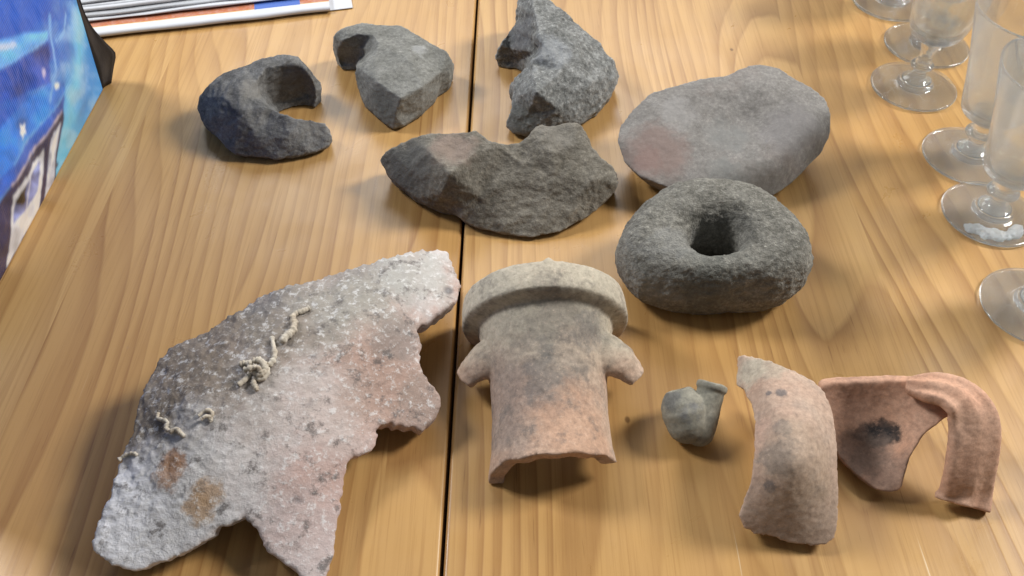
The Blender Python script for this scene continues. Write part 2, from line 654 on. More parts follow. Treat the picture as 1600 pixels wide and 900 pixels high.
# ------------------------------------------------------------------ stones
# C-shaped half ring
A_out = [(307,168,2.2),(312,150,2.8),(326,130,3.4),(349,113,3.8),(381,102,4.2),(409,90,4.5),(441,85,4.6),(464,87,4.4),(478,104,3.9),
         (487,122,3.0),(493,139,1.8),(491,148,1.0),(481,155,.5),(458,160,.4),(432,167,.5),(427,170,3.2),(441,178,3.1),(458,184,2.9),
         (481,186,2.6),(507,191,2.2),(518,211,1.4),(514,227,.8),(493,237,.6),(467,242,.6),(429,249,.5),(395,244,.6),(366,240,.7),
         (346,222,1.0),(332,205,1.4),(314,188,1.7)]
A_in = [(415,106,4.4),(441,101,4.4),(467,101,4.2),(474,120,2.8),(480,146,.8),(445,133,2.2),(455,155,.6),(414,125,3.4),(416,145,2.2),(426,162,.8),(452,92,4.6),(480,112,3.6),(400,128,4.0),(404,150,3.4),(375,171,3.7),(415,167,3.5),
        (345,150,3.9),(340,180,2.9),(400,210,2.2),(450,213,2.1),(370,205,2.3),(380,125,4.3)]
me = rock(A_out, A_in, smooth=2)
roughen(me, [(0.0010, 60, 5, (1, 1, 1)), (0.0007, 210, 5, (1, 0.6, 1.6))], 1)
shade_smooth(me)
b0 = base_of(me)
tag(link('stone_ring_fragment', me, stone_mat('slate grey stone', (0.085, 0.082, 0.078), (0.188, 0.184, 0.176), con=0.5, grain=500, speck=0.3,
    origin=b0, spots=[(at(455, 130, .03), 0.022, (0.13, 0.12, 0.105), 0.55, 0.8), (at(392, 142, .037), 0.012, (0.24, 0.225, 0.20), 0.6, 0.8), (at(495, 200, .02), 0.012, (0.24, 0.23, 0.21), 0.5, 0.8)]), b0),
    'bluish-grey C-shaped stone half-ring opening to the right, leftmost of the stones', 'stone')

# quarter ring with bore notch on its left
B_out = [(522,54,3.4),(532,45,3.9),(565,35,4.2),(587,38,4.2),(626,40,4.2),(652,54,4.0),(673,67,3.8),(699,80,3.4),(707,93,2.8),(704,115,2.0),
         (688,130,1.6),(682,147,1.2),(660,175,.8),(630,197,.5),(615,201,.4),(600,191,.6),(569,160,1.0),(558,130,2.0),(553,113,2.8),(557,105,3.2),
         (556,103,.4),(530,103,.4),(526,82,1.8)]
B_in = [(535,63,3.5),(560,53,4.1),(583,55,4.2),(592,68,4.2),(587,85,4.0),(573,95,3.7),(562,92,1.2),(560,75,2.4),(534,98,.5),(580,78,3.3),
        (587,126,3.7),(626,154,3.1),(660,136,3.3),(688,113,2.8),(640,90,4.15),(618,180,1.6),(590,155,2.2)]
me = rock(B_out, B_in, smooth=2, inset=0.92)
roughen(me, [(0.0006, 60, 5, (1, 1, 1)), (0.0005, 260, 5, (0.5, 1, 2))], 2)
shade_smooth(me)
b0 = base_of(me)
tag(link('stone_ring_fragment', me, stone_mat('grey green stone', (0.132, 0.129, 0.114), (0.218, 0.213, 0.192), con=0.45, grain=420, speck=0.25, bump=0.4,
    origin=b0, spots=[(at(595, 165, .02), 0.020, (0.10, 0.105, 0.095), 0.6, 0.6), (at(655, 78, .04), 0.008, (0.36, 0.36, 0.35), 0.5, 1.2)]), b0),
    'pale grey wedge-shaped stone fragment with a bored notch on its left end, near the newspapers', 'stone')

# half ring with crest, at the top of the picture
C_out = [(810,-16,5.0),(808,0,4.6),(805,17,4.1),(810,28,3.7),(799,43,3.3),(782,69,2.5),(788,82,1.5),(803,89,1.1),(820,101,.9),(824,104,3.6),(808,115,3.2),
         (803,130,2.9),(800,150,2.5),(799,169,2.0),(789,195,.9),(799,207,.5),(827,215,.4),(855,214,.5),(877,207,.6),(912,191,.9),(938,169,1.2),
         (955,147,1.6),(966,121,2.4),(959,95,3.2),(938,69,4.0),(912,48,4.6),(881,17,5.3),(860,0,5.6),(842,-14,5.8)]
C_in = [(832,0,6.1),(838,26,6.1),(843,48,5.9),(851,68,5.5),(843,88,5.0),(830,97,4.4),(836,80,4.0),(822,92,1.6),(798,78,1.9),(838,60,5.4),
        (820,50,4.2),(838,143,4.5),(823,178,2.2),(828,205,1.0),(880,110,4.6),(900,70,5.1),(870,170,2.8),(920,130,3.5),(870,40,5.9),(812,10,4.8)]
me = rock(C_out, C_in, smooth=2, inset=0.9)
roughen(me, [(0.0012, 60, 6, (1, 1, 1)), (0.0010, 230, 5, (1, 0.6, 1))], 3)
shade_smooth(me)
b0 = base_of(me)
tag(link('stone_ring_fragment', me, stone_mat('speckled grey stone', (0.108, 0.108, 0.100), (0.235, 0.234, 0.222), con=0.75, grain=330, speck=0.75, bump=0.7, wear=0.5,
    origin=b0, spots=[(at(862, 75, .055), 0.022, (0.30, 0.31, 0.32), 0.55, 1.0), (at(815, 190, .015), 0.020, (0.09, 0.088, 0.075), 0.7, 0.6), (at(810, 50, .04), 0.024, (0.13, 0.13, 0.135), 0.7, 0.5)]), b0),
    'speckled grey half-ring stone with a rough crest, cut off by the top of the photo', 'stone')

# broad half ring, notch at its back
D_out = [(592,249,2.5),(608,234,3.2),(643,217,4.0),(673,207,4.6),(704,209,4.8),(743,204,5.0),(751,210,5.0),(769,221,4.8),(788,224,4.6),(812,221,4.7),
         (827,212,5.0),(838,199,5.2),(847,193,5.3),(868,195,5.2),(890,189,5.2),(909,197,4.8),(918,221,4.3),(942,247,3.6),(959,260,3.0),(969,286,2.2),
         (959,303,1.5),(925,334,.8),(881,360,.5),(834,372,.4),(803,368,.4),(760,360,.5),(725,347,.7),(699,327,1.0),(678,323,1.1),(652,310,1.2),
         (630,295,1.4),(604,271,1.8)]
D_in = [(671,238,4.8),(703,272,4.4),(743,236,4.8),(782,230,4.6),(690,302,2.9),(795,286,3.0),(868,277,3.3),(848,208,5.2),(862,236,4.7),(905,225,4.4),
        (930,280,3.0),(750,310,2.3),(840,330,1.6),(720,318,2.0),(640,265,3.0),(780,258,3.7),(820,256,3.9),(900,310,2.1)]
me = rock(D_out, D_in, smooth=2, inset=0.86, ridges=[(3, 32), (32, 33), (33, 34), (34, 35), (33, 36), (36, 28)])
roughen(me, [(0.0012, 60, 6, (1, 1, 1)), (0.0007, 200, 6, (0.9, 1, 1.1))], 4)
shade_smooth(me)
b0 = base_of(me)
tag(link('stone_ring_fragment', me, stone_mat('brown grey stone', (0.105, 0.092, 0.072), (0.200, 0.180, 0.146), con=0.55, grain=360, speck=0.35, bump=0.65, wear=0.4,
    origin=b0, spots=[(at(708, 228, .048), 0.022, (0.235, 0.175, 0.140), 0.75, 0.7), (at(640, 262, .03), 0.028, (0.105, 0.102, 0.092), 0.75, 0.5), (at(870, 210, .05), 0.02, (0.22, 0.205, 0.18), 0.4, 0.8)]), b0),
    'large brownish half-ring stone with a scooped notch at its back, lying across the table seam', 'stone')

# flat oval cobble
def e_plane(px, py): return 2.45 + (290 - py) * 0.0158 + (px - 1130) * 0.0006
E_out = [(963,220),(968,197),(991,169),(1015,145),(1047,134),(1099,122),(1136,117),(1159,106),(1187,100),(1220,106),(1243,122),(1267,136),(1290,155),(1300,178)]
E_out = [(a, b, e_plane(a, b) - 0.25) for a, b in E_out] + [(1297,211,2.9),(1283,239,2.0),(1257,267,1.4),(1234,290,1.0),(1208,306,.9),
         (1170,312,1.1),(1120,306,1.7),(1060,298,2.0),(1029,288,2.3),(1001,276,2.5),(975,253,2.6)]
E_in = [(a, b, e_plane(a, b) + c) for a, b, c in [(1141,190,-.28),(1180,205,-.25),(1110,185,-.12),(1080,173,.1),(1220,159,.05),(1033,228,.08),(1103,240,.02),(1136,262,.05),(1190,262,.05),(1240,240,.05),(1275,210,.0),(1270,175,.1),
        (990,215,.0),(1170,130,.12),(1060,205,.1),(1095,278,.0),(1040,266,.02),(1000,247,.0),(1150,280,-.05),(1010,180,.1),(1060,152,.1),(1110,140,.1),(1210,122,.1),(1250,150,.08),(1215,200,.0),(975,225,-.05)]] + [(1195,288,1.9),(1240,268,2.1),(1150,296,1.9)]
P_E = TPS([p for p in E_out] + E_in)
ring = resample(E_out, 9.0)
gx, gy = np.meshgrid(np.arange(960, 1302, 11.0), np.arange(98, 316, 11.0))
gg = np.stack([gx.ravel(), gy.ravel()], 1)
gg = gg[pip(gg, ring[:, :2])]
gg = gg[np.min(np.linalg.norm(gg[:, None] - ring[None, :, :2], axis=2), axis=1) > 6]
me = rock([tuple(p) for p in ring], [(p[0], p[1], z) for p, z in zip(gg, P_E(gg))], smooth=2, inset=0.72, belly=0.05)
roughen(me, [(0.0007, 40, 4, (1, 1, 1)), (0.00022, 230, 5, (1, 1, 1))], 5)
shade_smooth(me)
b0 = base_of(me)
tag(link('flat_cobble', me, stone_mat('mauve grey cobble', (0.155, 0.143, 0.130), (0.232, 0.216, 0.198), con=0.4, grain=420, speck=0.25, bump=0.2, wear=0.3, rust=(0.20, 0.145, 0.120),
    origin=b0, spots=[(at(1025, 225, .04), 0.030, (0.215, 0.150, 0.128), 0.7, 0.7), (at(1215, 168, .053), 0.009, (0.42, 0.41, 0.41), 0.7, 1.6), (at(1060, 165, .05), 0.018, (0.30, 0.285, 0.27), 0.45, 1.4),
                      (at(1180, 292, .018), 0.03, (0.125, 0.12, 0.108), 0.5, 0.8), (at(1140, 195, .046), 0.022, (0.185, 0.185, 0.175), 0.6, 0.9), (at(1010, 250, .03), 0.014, (0.22, 0.14, 0.12), 0.5, 1.0), (at(1130, 262, .033), 0.016, (0.17, 0.172, 0.16), 0.55, 1.0), (at(1240, 200, .042), 0.03, (0.20, 0.185, 0.18), 0.5, 0.8)]), b0),
    'smooth flat oval cobble without any hole, right behind the rounded holed stone', 'stone')

# whole holed stone
F_poly = [(963,393),(975,355),(1001,323),(1038,297),(1089,283),(1136,285),(1178,299),(1215,323),(1243,355),(1262,388),(1267,421),(1255,449),(1229,472),
          (1201,482),(1150,480),(1103,484),(1043,479),(1020,471),(996,463),(977,439),(966,411)]
fp = resample(F_poly, 6.0)
fz = np.interp(fp[:, 1], [283, 340, 420, 484], [0.043, 0.036, 0.027, 0.014])
fw = at_np(fp[:, :2], fz)[:, :2]
hc = at(1121, 366, 0.050); hc = np.array([hc.x, hc.y])
ang = np.arctan2(fw[:, 1] - hc[1], fw[:, 0] - hc[0]); rad = np.hypot(fw[:, 0] - hc[0], fw[:, 1] - hc[1])
o_ = np.argsort(ang); ang, rad = ang[o_], rad[o_]
NTH, NPH = 300, 150
V = []
for i in range(NTH):
    th = -math.pi + 2 * math.pi * i / NTH
    R = np.interp(th, ang, rad, period=2 * math.pi)
    for j in range(NPH):
        ph = 2 * math.pi * j / NPH
        c, s = math.cos(ph), math.sin(ph)
        rin = 0.0150 * (1 - 0.035 * math.cos(4 * th) + 0.13 * math.cos(2 * th) + 0.03 * math.sin(3 * th))
        mid_r, half = (R + rin) / 2, (R - rin) / 2
        ex = 0.90 if c > 0 else 0.60
        ez = (0.98 if s > 0 else 0.85) if c > 0 else 0.72
        rr = mid_r + half * math.copysign(abs(c) ** ex, c)
        zz = (0.026 + 0.002 * math.sin(th)) + 0.026 * math.copysign(abs(s) ** ez, s)
        zz += 0.004 * max(0, s) * math.sin(th + 0.4)
        V.append((hc[0] + rr * math.cos(th), hc[1] + rr * math.sin(th), zz))
Fc = [(i * NPH + j, ((i + 1) % NTH) * NPH + j, ((i + 1) % NTH) * NPH + (j + 1) % NPH, i * NPH + (j + 1) % NPH) for i in range(NTH) for j in range(NPH)]
me = mesh_from(V, Fc)
me = remesh(me, 0.0011, 3)
v, _ = mesh_arrays(me); v[:, 2] -= v[:, 2].min() - 0.0005; set_co(me, v)
roughen(me, [(0.0011, 40, 4, (1, 1, 1)), (0.0006, 200, 6, (1, 1, 1)), (0.0005, 430, 4, (1, 1, 1))], 6)
shade_smooth(me)
b0 = base_of(me)
tag(link('perforated_stone', me, stone_mat('pitted grey stone', (0.118, 0.110, 0.092), (0.235, 0.222, 0.190), grain=400, speck=0.5, bump=0.9, wear=0.2, con=0.65,
    origin=b0, spots=[(at(1040, 415, .03), 0.03, (0.25, 0.25, 0.24), 0.35, 1.2), (at(1110, 440, .03), 0.03, (0.10, 0.105, 0.092), 0.45, 1.0)]), b0),
    'whole rounded grey stone with a hole bored through it, in front of the flat cobble', 'stone')

# ------------------------------------------------------------------ large encrusted sherd
G_out = [(141,853),(149,823),(173,770),(185,717),(202,682),(214,629),(238,582),(247,564),(273,538),(320,517),(367,488),(414,458),(485,438),(544,420),(591,405),
         (638,394),(685,387),(703,394),(712,417),(722,447),(715,467),(697,482),(674,502),(656,508),(653,517),(659,541),(656,570),(665,588),(682,606),(690,626),
         (679,653),(662,673),(638,667),(615,659),(595,662),(586,674),(591,685),(579,706),(550,715),(541,726),(538,759),(532,794),(526,829),(520,871),(509,902),
         (497,915),(467,899),(444,879),(416,864),(412,850),(403,829),(379,809),(356,821),(338,823),(326,841),(291,862),(238,882),(208,893),(173,882),(149,868)]
G_ctl = [(141,853,2.2),(185,717,3.2),(238,582,3.9),(320,517,4.2),(414,458,4.4),(544,420,4.2),(685,387,3.4),(722,447,2.9),(656,508,3.6),(690,626,2.2),(662,673,1.7),
         (591,685,2.3),(538,759,1.9),(520,871,1.2),(497,915,1.0),(412,850,1.9),(379,809,2.4),(291,862,1.7),(208,893,1.4),(300,620,4.9),(420,540,5.2),(560,470,4.9),
         (640,430,4.2),(500,600,4.5),(600,560,3.8),(400,690,4.0),(260,760,3.4),(480,740,3.0),(220,820,2.5),(350,760,3.3),(600,630,2.8)]
me, tG = sheet(G_out, G_ctl, 0.0135, voxel=0.0013, smooth=3, jag=1.7)
gtop = lambda px, py, dz=0.0: at(px, py, float(tG([(px, py)])[0]) * 0.01 + dz)
def crustmask(v):
    # the upper left of the sherd carries the rough marine growth
    a, b = at(200, 800, .03), at(620, 430, .04)
    n = np.array([-(b.y - a.y), b.x - a.x]); n /= np.linalg.norm(n)
    s = (v[:, :2] - np.array([a.x, a.y])[None]) @ n
    return 0.40 + 0.75 / (1 + np.exp(-(s + 0.005) / 0.010))
roughen(me, [(0.0009, 45, 5, (1, 1, 1)), (0.0007, 170, 6, (1, 1, 1)), (0.0006, 400, 5, (1, 1, 1))], 7, crustmask)
shade_smooth(me)
b0 = base_of(me)
sherd = link('encrusted_sherd', me, None, b0)
t = NT('lime crusted pottery')
P = t.coord()
def wl(p): return tuple(Vector(p) - Vector(b0))
big = t.noise(P, 30, 6, 0.65, 0.3)
col = t.mix(t.ramp(big, [(0.36, 0.0), (0.62, 1.0)]), (0.45, 0.315, 0.265), (0.58, 0.54, 0.515))
pa, pb = gtop(330, 700), gtop(640, 470)
# brown weathered band along the upper left edge, chalk white toward the foot
band = [((560, 690), .075, (0.50, 0.33, 0.275), .75), ((620, 560), .05, (0.42, 0.29, 0.235), .6), ((250, 620), .062, (0.21, 0.172, 0.135), .85), ((350, 560), .066, (0.205, 0.165, 0.128), .85), ((470, 490), .055, (0.23, 0.20, 0.165), .8),
        ((590, 430), .035, (0.23, 0.21, 0.185), .7), ((215, 700), .035, (0.19, 0.155, 0.12), .75), ((560, 470), .04, (0.34, 0.32, 0.275), .6), ((650, 420), .035, (0.40, 0.385, 0.35), .7),
        ((215, 835), .055, (0.70, 0.69, 0.71), .95), ((330, 740), .05, (0.55, 0.53, 0.52), .7), ((470, 640), .05, (0.52, 0.475, 0.445), .6),
        ((500, 770), .04, (0.43, 0.29, 0.25), .6), ((480, 850), .035, (0.46, 0.38, 0.36), .6), ((600, 600), .035, (0.37, 0.25, 0.195), .6), ((670, 630), .025, (0.30, 0.23, 0.19), .7),
        ((265, 738), .011, (0.36, 0.20, 0.11), .8), ((272, 720), .008, (0.33, 0.18, 0.10), .8), ((312, 795), .010, (0.42, 0.27, 0.15), .8), ((322, 772), .010, (0.40, 0.26, 0.15), .8), ((620, 530), .02, (0.22, 0.19, 0.17), .6), ((400, 470), .02, (0.15, 0.145, 0.15), .6)]
col = t.spots(col, P, b0, [(gtop(*p), r, c, s, 0.9) for p, r, c, s in band])
n1 = t.noise(t.vadd(P, (3, 3, 1)), 210, 8, 0.74)
col = t.mix(t.ramp(n1, [(0.54, 0.0), (0.62, 0.6)]), col, (0.72, 0.70, 0.68))
n2 = t.noise(t.vadd(P, (6, 1, 4)), 95, 8, 0.74)
col = t.mix(t.ramp(n2, [(0.54, 0.0), (0.64, 0.8)]), col, (0.115, 0.10, 0.092))
n3 = t.noise(P, 520, 4, 0.7)
col = t.mix(t.ramp(n3, [(0.58, 0.0), (0.70, 0.42)]), col, (0.66, 0.64, 0.62))
vor = t.n('ShaderNodeTexVoronoi', {'Vector': t.vadd(P, (0.3, .2, 0)), 'Scale': 48.0})
pit = t.ramp(vor.outputs['Distance'], [(0.10, 1.0), (0.22, 0.0)])
pit = t.math('MULTIPLY', pit, t.ramp(t.noise(P, 50, 2), [(0.56, 0.0), (0.64, 1.0)]))
col = t.mix(t.math('MULTIPLY', pit, 0.7), col, (0.10, 0.095, 0.10))
h = t.math('SUBTRACT', t.math('ADD', t.math('MULTIPLY', n3, 0.5), t.math('ADD', n1, n2)), pit)
bs = t.n('ShaderNodeBsdfPrincipled', {'Base Color': col, 'Roughness': 0.9, 'Normal': t.bump(h, 0.55, 0.0016)})
bs.inputs['Specular IOR Level'].default_value = 0.25
sherd.data.materials.append(t.finish(bs.outputs[0]))
tag(sherd, 'large pale jagged pottery sherd crusted with lime and white worm tubes', 'sherd')

worm_m = clay_mat('worm tube lime', (0.46, 0.39, 0.30), (0.60, 0.55, 0.46), (0.22, 0.16, 0.11), mott=0.5, soot=0.8, bump=0.5, scale=3)
def worm(pts, r0, r1, seed):
    rs = np.random.RandomState(seed)
    W = [np.array(gtop(p[0], p[1], p[2] if len(p) > 2 else r0 * 0.7)) for p in pts]
    path = catmull(W, 7)
    n = len(path)
    rad = [0.62 * (r0 + (r1 - r0) * i / n) * (1 + 0.10 * math.sin(i * 2.7) + rs.normal(0, .17)) for i in range(n)]
    Vv, Ff = tube(path, rad, 10)
    m = mesh_from(Vv, Ff); shade_smooth(m)
    link('worm_tube', m, worm_m, b0, sherd)
worm([(483,481),(473,486),(462,490),(455,497)], .0026, .0030, 1)
worm([(458,499),(459,510),(455,519),(445,527),(441,534)], .0034, .0042, 2)
worm([(425,528),(427,540),(429,552),(427,562),(420,572)], .0021, .0030, 3)
worm([(247,645),(246,653),(254,656),(261,660),(259,669),(267,674),(275,670),(281,676),(288,682)], .0017, .0021, 4)
worm([(374,570),(384,567),(392,572),(390,583),(384,592),(372,602)], .0026, .0026, 5)
worm([(388,568,.005),(400,563,.005),(410,566,.005),(414,576,.004),(406,585,.004),(396,580,.004)], .0027, .0028, 6)
worm([(412,568,.003),(418,580),(410,592),(400,590),(396,598),(402,610)], .0028, .0024, 7)
worm([(382,578,.006),(392,575,.007),(402,574,.007),(408,582,.005)], .0026, .0022, 8)
worm([(310,650),(318,643),(326,641),(332,647),(326,656)], .0018, .0016, 9)
worm([(314,655,.003),(322,650,.003),(330,653),(328,660)], .0016, .0016, 10)
worm([(186,718),(196,711),(207,708),(214,711)], .0019, .0014, 11)

# ------------------------------------------------------------------ amphora neck
AL = math.radians(12)
ax = np.array([-0.032, math.cos(AL), math.sin(AL)]); ax /= np.linalg.norm(ax)
side = np.cross(ax, [0, 0, 1]); side /= np.linalg.norm(side)
nup = np.cross(side, ax)
RN = 0.0378
topB = np.array(at(870, 706, 0.002 + RN * math.cos(AL)))
Bc = topB - nup * RN
best = min(np.linspace(0.08, 0.2, 241), key=lambda L: abs(to_px(Vector(Bc + ax * L + nup * 0.0528))[1] - 403))
L = best
prof_s = np.array([-0.02, 0, .12, .3, .48, .62, .74, .80, .815, .83, .86, .93, .98, 1.0]) * L
prof_r = np.array([.0382, .0378, .0362, .0352, .0362, .0385, .0415, .0432, .0500, .0532, .0535, .0530, .0520, .0495])
inn_r = np.array([.0290, .0286, .0276, .0268, .0274, .0295, .0320, .0335, .0350, .0360, .0375, .0395, .0415, .0425])
NS, NA = 150, 220
rs_ = np.linspace(0.0, L, NS)
def near_end(w):   # uneven break at the near end, in metres along the axis; w = angle from +side through top
    return 0.0012 * math.sin(2.3 * w + 0.5) + 0.0006 * math.sin(11 * w) - 0.008 * max(0, (w - 2.3) / 0.9) ** 1.5 + 0.0015 * max(0, 0.8 - w)
V, F = [], []
W0, W1 = math.radians(-62), math.radians(242)
def ring_pts(radfun, shrink=0):
    out = []
    for i in range(NS):
        for k in range(NA):
            f_ = min(1.0, max(0.0, (i / (NS - 1) - 0.05) / 0.6)); f_ = f_ * f_ * (3 - 2 * f_)
            w0_ = math.radians(14) * (1 - f_) + W0 * f_ + 0.05 * math.sin(i * .13)
            w1_ = math.radians(186) * (1 - f_) + W1 * f_
            w = w0_ + (w1_ - w0_) * k / (NA - 1)
            ws = min(max(w, 0), math.pi)
            s = near_end(ws) + (L - near_end(ws)) * i / (NS - 1)
            r = radfun(s)
            out.append(Bc + ax * s + r * (side * math.cos(w) + nup * math.sin(w)))
    return out
Vo = ring_pts(lambda s: np.interp(s, prof_s, prof_r))
Vi = ring_pts(lambda s: np.interp(s, prof_s, inn_r))
n0 = len(Vo)
for i in range(NS - 1):
    for k in range(NA - 1):
        q = (i * NA + k, i * NA + k + 1, (i + 1) * NA + k + 1, (i + 1) * NA + k)
        F.append(q); F.append(tuple(n0 + j for j in reversed(q)))
for k in range(NA - 1):
    F.append((k + 1, k, n0 + k, n0 + k + 1))
    e = (NS - 1) * NA
    F.append((e + k, e + k + 1, n0 + e + k + 1, n0 + e + k))
for i in range(NS - 1):
    a, c = i * NA, (i + 1) * NA
    F.append((a, c, n0 + c, n0 + a))
    F.append((c + NA - 1, a + NA - 1, n0 + a + NA - 1, n0 + c + NA - 1))
VV = np.array(Vo + Vi)
shellV, shellF = VV, F
# handle stubs: thick straps torn off a little way out
def stub(sgn, pts, ra, rb):
    path = catmull(pts, 6)
    n = len(path)
    Vv, Ff = tube(path, [1.0] * n, 20)
    Vv = np.array(Vv).reshape(n, 20, 3)
    for i in range(n):
        f = i / (n - 1)
        r = ra + (rb - ra) * f
        Vv[i] = path[i] + (Vv[i] - path[i]) * r
        # flatten to a strap: wide along the axis, thin outward
        d = Vv[i] - path[i]
        tdir = path[min(i + 1, n - 1)] - path[max(i - 1, 0)]; tdir /= np.linalg.norm(tdir)
        thin = np.cross(tdir, ax); thin /= np.linalg.norm(thin)
        Vv[i] = path[i] + d - 0.42 * np.outer(d @ thin, thin)
    return list(Vv.reshape(-1, 3)), Ff
def pn(s, w, r): return Bc + ax * s * L + r * (side * math.cos(w) + nup * math.sin(w))
hR = stub(1, [pn(.62, .48, .026), pn(.60, .34, .0385), pn(.555, .20, .0475), pn(.495, .08, .0550)], .0180, .0080)
hL = stub(-1, [pn(.63, math.pi - .30, .026), pn(.61, math.pi - .18, .0385), pn(.58, math.pi - .06, .0460), pn(.535, math.pi + .04, .0525)], .0160, .0080)
knob = tube([pn(.985, math.pi / 2 - .02, .047), pn(.988, math.pi / 2 - .02, .0522)], [.004, .0022], 10)
Vm, Fm = merge([(shellV, shellF), hR, hL, knob])
me = mesh_from(Vm, Fm)
bm = bmesh.new(); bm.from_mesh(me)
bmesh.ops.bisect_plane(bm, geom=bm.verts[:] + bm.edges[:] + bm.faces[:], plane_co=(0, 0, 0.0008), plane_no=(0, 0, -1), clear_outer=True)
bmesh.ops.holes_fill(bm, edges=[e for e in bm.edges if e.is_boundary])
bm.to_mesh(me); bm.free()
me = remesh(me, 0.0011, 1)
roughen(me, [(0.0005, 45, 4, (1, 1, 1)), (0.00022, 220, 6, (1, 1, 1))], 8)
v, n_ = mesh_arrays(me)
dv = v - Bc[None]; sv = dv @ ax; rv = np.linalg.norm(dv - np.outer(sv, ax), axis=1)
tip = np.clip((rv - np.interp(sv, prof_s, prof_r) - .007) / .003, 0, 1) * (sv < .75 * L)      # torn ends of the handles
set_co(me, v + n_ * (tip * 0.0010 * fbm(v, 130, 5, 4.4))[:, None])
RC = Bc.copy()
def neck_region(c):
    d = c - RC[None]
    s = d @ ax
    radial = d - np.outer(s, ax)
    r = np.linalg.norm(radial, axis=1)
    lat = d @ side
    lim = np.interp(s, prof_s, prof_r) + 0.0022
    reg = np.zeros(len(c), int)
    reg[s > 0.812 * L] = 1
    st = (r > lim) & (s < 0.77 * L) & (s > 0.2 * L)
    reg[st & (lat > 0)] = 2
    reg[st & (lat < 0)] = 3
    return reg
b0 = base_of(me)
parts = split_mesh(me, neck_region)
neckroot = empty('amphora_neck', b0)
def ns(s, deg, r=.041): return tuple(Vector(pn(s, math.radians(deg), r)))
clay_neck = clay_mat('buff terracotta', (0.40, 0.262, 0.185), (0.46, 0.34, 0.255), (0.125, 0.108, 0.095), origin=b0, soot=0.7, mott=0.4, bump=0.35,
    spots=[(ns(.95, 90, .055), .075, (0.42, 0.37, 0.285), .95, .4), (ns(.92, 150, .052), .05, (0.42, 0.37, 0.285), .9, .4), (ns(.92, 30, .052), .05, (0.42, 0.37, 0.285), .9, .4), (ns(.66, 80), .030, (0.155, 0.135, 0.115), .6, 1.1), (ns(.40, 82, .039), .026, (0.135, 0.125, 0.115), .7, 1.3), (ns(.30, 150, .039), .04, (0.20, 0.165, 0.145), .6, .8),
           (ns(.55, 60, .039), .02, (0.42, 0.33, 0.25), .6, 1.0), (ns(.10, 70, .04), .034, (0.43, 0.255, 0.165), .7, .8), (ns(.68, 50, .043), .018, (0.17, 0.155, 0.14), .6, 1.2)])
for m, nm in zip(parts, ('neck', 'rim', 'handle_stub', 'handle_stub')):
    link(nm, m, clay_neck, b0, neckroot)
tag(neckroot, 'broken buff terracotta jar neck with thick rim and two handle stubs', 'jar neck')

# ------------------------------------------------------------------ clay pipe
def solid_of(path, radii, seg=40): return tube(path, radii, seg)
p_bot = np.array(at(1074, 661, 0.0128))
s_bot = np.array(at(1093, 674, 0.0096))
bowl_top = np.array(at(1059, 609, 0.0240))
stem_top = np.array(at(1114, 599, 0.0255))
def capped(a, b, fr, rr):
    d = b - a
    n = np.linalg.norm(d); d = d / n
    P_, R_ = [], []
    for k in range(6):
        w = math.pi / 2 * k / 6
        P_.append(a - d * rr[0] * math.cos(w)); R_.append(max(.0004, rr[0] * math.sin(w)))
    for f in np.linspace(0, 1, 40):
        P_.append(a + d * n * f); R_.append(float(np.interp(f, fr, rr)))
    return tube(P_, R_, 40)
bowl_path = [p_bot + (bowl_top - p_bot) * f for f in np.linspace(0, 1, 20)]
stem_path = [s_bot + (stem_top - s_bot) * f for f in np.linspace(0, 1, 20)]
tb = capped(p_bot, bowl_top, [0, .3, .6, .85, 1.0], [.0125, .0137, .0128, .0100, .0076])
ts = capped(s_bot, stem_top, [0, .3, .80, .84, .87, .96, 1.0], [.0090, .0087, .0082, .0081, .0094, .0097, .0090])
m_p = remesh(mesh_from(*merge([tb, ts])), 0.0006, 10)
def hollow(m, a, b, r0, r1, depth):
    """press a cavity into the open end"""
    o = bpy.data.objects.new('t', m); COL.objects.link(o)
    d = (b - a) / np.linalg.norm(b - a)
    cut = bpy.data.objects.new('c', mesh_from(*tube([b - d * depth, b - d * depth * .6, b + d * .01], [r0 * .5, r0, r1], 32))); COL.objects.link(cut)
    md = o.modifiers.new('b', 'BOOLEAN'); md.object = cut; md.operation = 'DIFFERENCE'; md.solver = 'EXACT'
    dg = bpy.context.evaluated_depsgraph_get()
    out = bpy.data.meshes.new_from_object(o.evaluated_get(dg))
    bpy.data.objects.remove(o); bpy.data.objects.remove(cut)
    return out
m_p = hollow(m_p, bowl_path[-4], bowl_path[-1], .0055, .0060, .014)
m_p = hollow(m_p, stem_path[-4], stem_path[-1], .005, .0052, .012)
roughen(m_p, [(0.0004, 120, 4, (1, 1, 1))], 9)
def pipe_region(c):
    q = c - p_bot[None]
    db = (bowl_top - p_bot) / np.linalg.norm(bowl_top - p_bot); ds = (stem_top - p_bot) / np.linalg.norm(stem_top - p_bot)
    rb = np.linalg.norm(q - np.outer(np.maximum(q @ db, 0), db), axis=1) / .0130
    q2 = c - s_bot[None]
    ds = (stem_top - s_bot) / np.linalg.norm(stem_top - s_bot)
    rs2 = np.linalg.norm(q2 - np.outer(np.maximum(q2 @ ds, 0), ds), axis=1) / .0090
    return (rs2 < rb).astype(int)
m_b, m_s = split_mesh(m_p, pipe_region)
piperoot = empty('clay_pipe', tuple(at(1085, 680, 0)))
pb0 = tuple(piperoot.location)
pipe_m = clay_mat('grey pipe clay', (0.200, 0.188, 0.148), (0.285, 0.265, 0.212), (0.095, 0.095, 0.088), origin=pb0, soot=0.35, mott=0.15, bump=0.18, scale=1.6,
    spots=[(at(1075, 645, .022), .009, (0.13, 0.135, 0.15), .6, .8), (at(1045, 620, .028), .010, (0.10, 0.10, 0.098), .7, .8), (at(1080, 680, .01), .010, (0.12, 0.12, 0.11), .5, 1.0)])
link('bowl', m_b, pipe_m, pb0, piperoot)
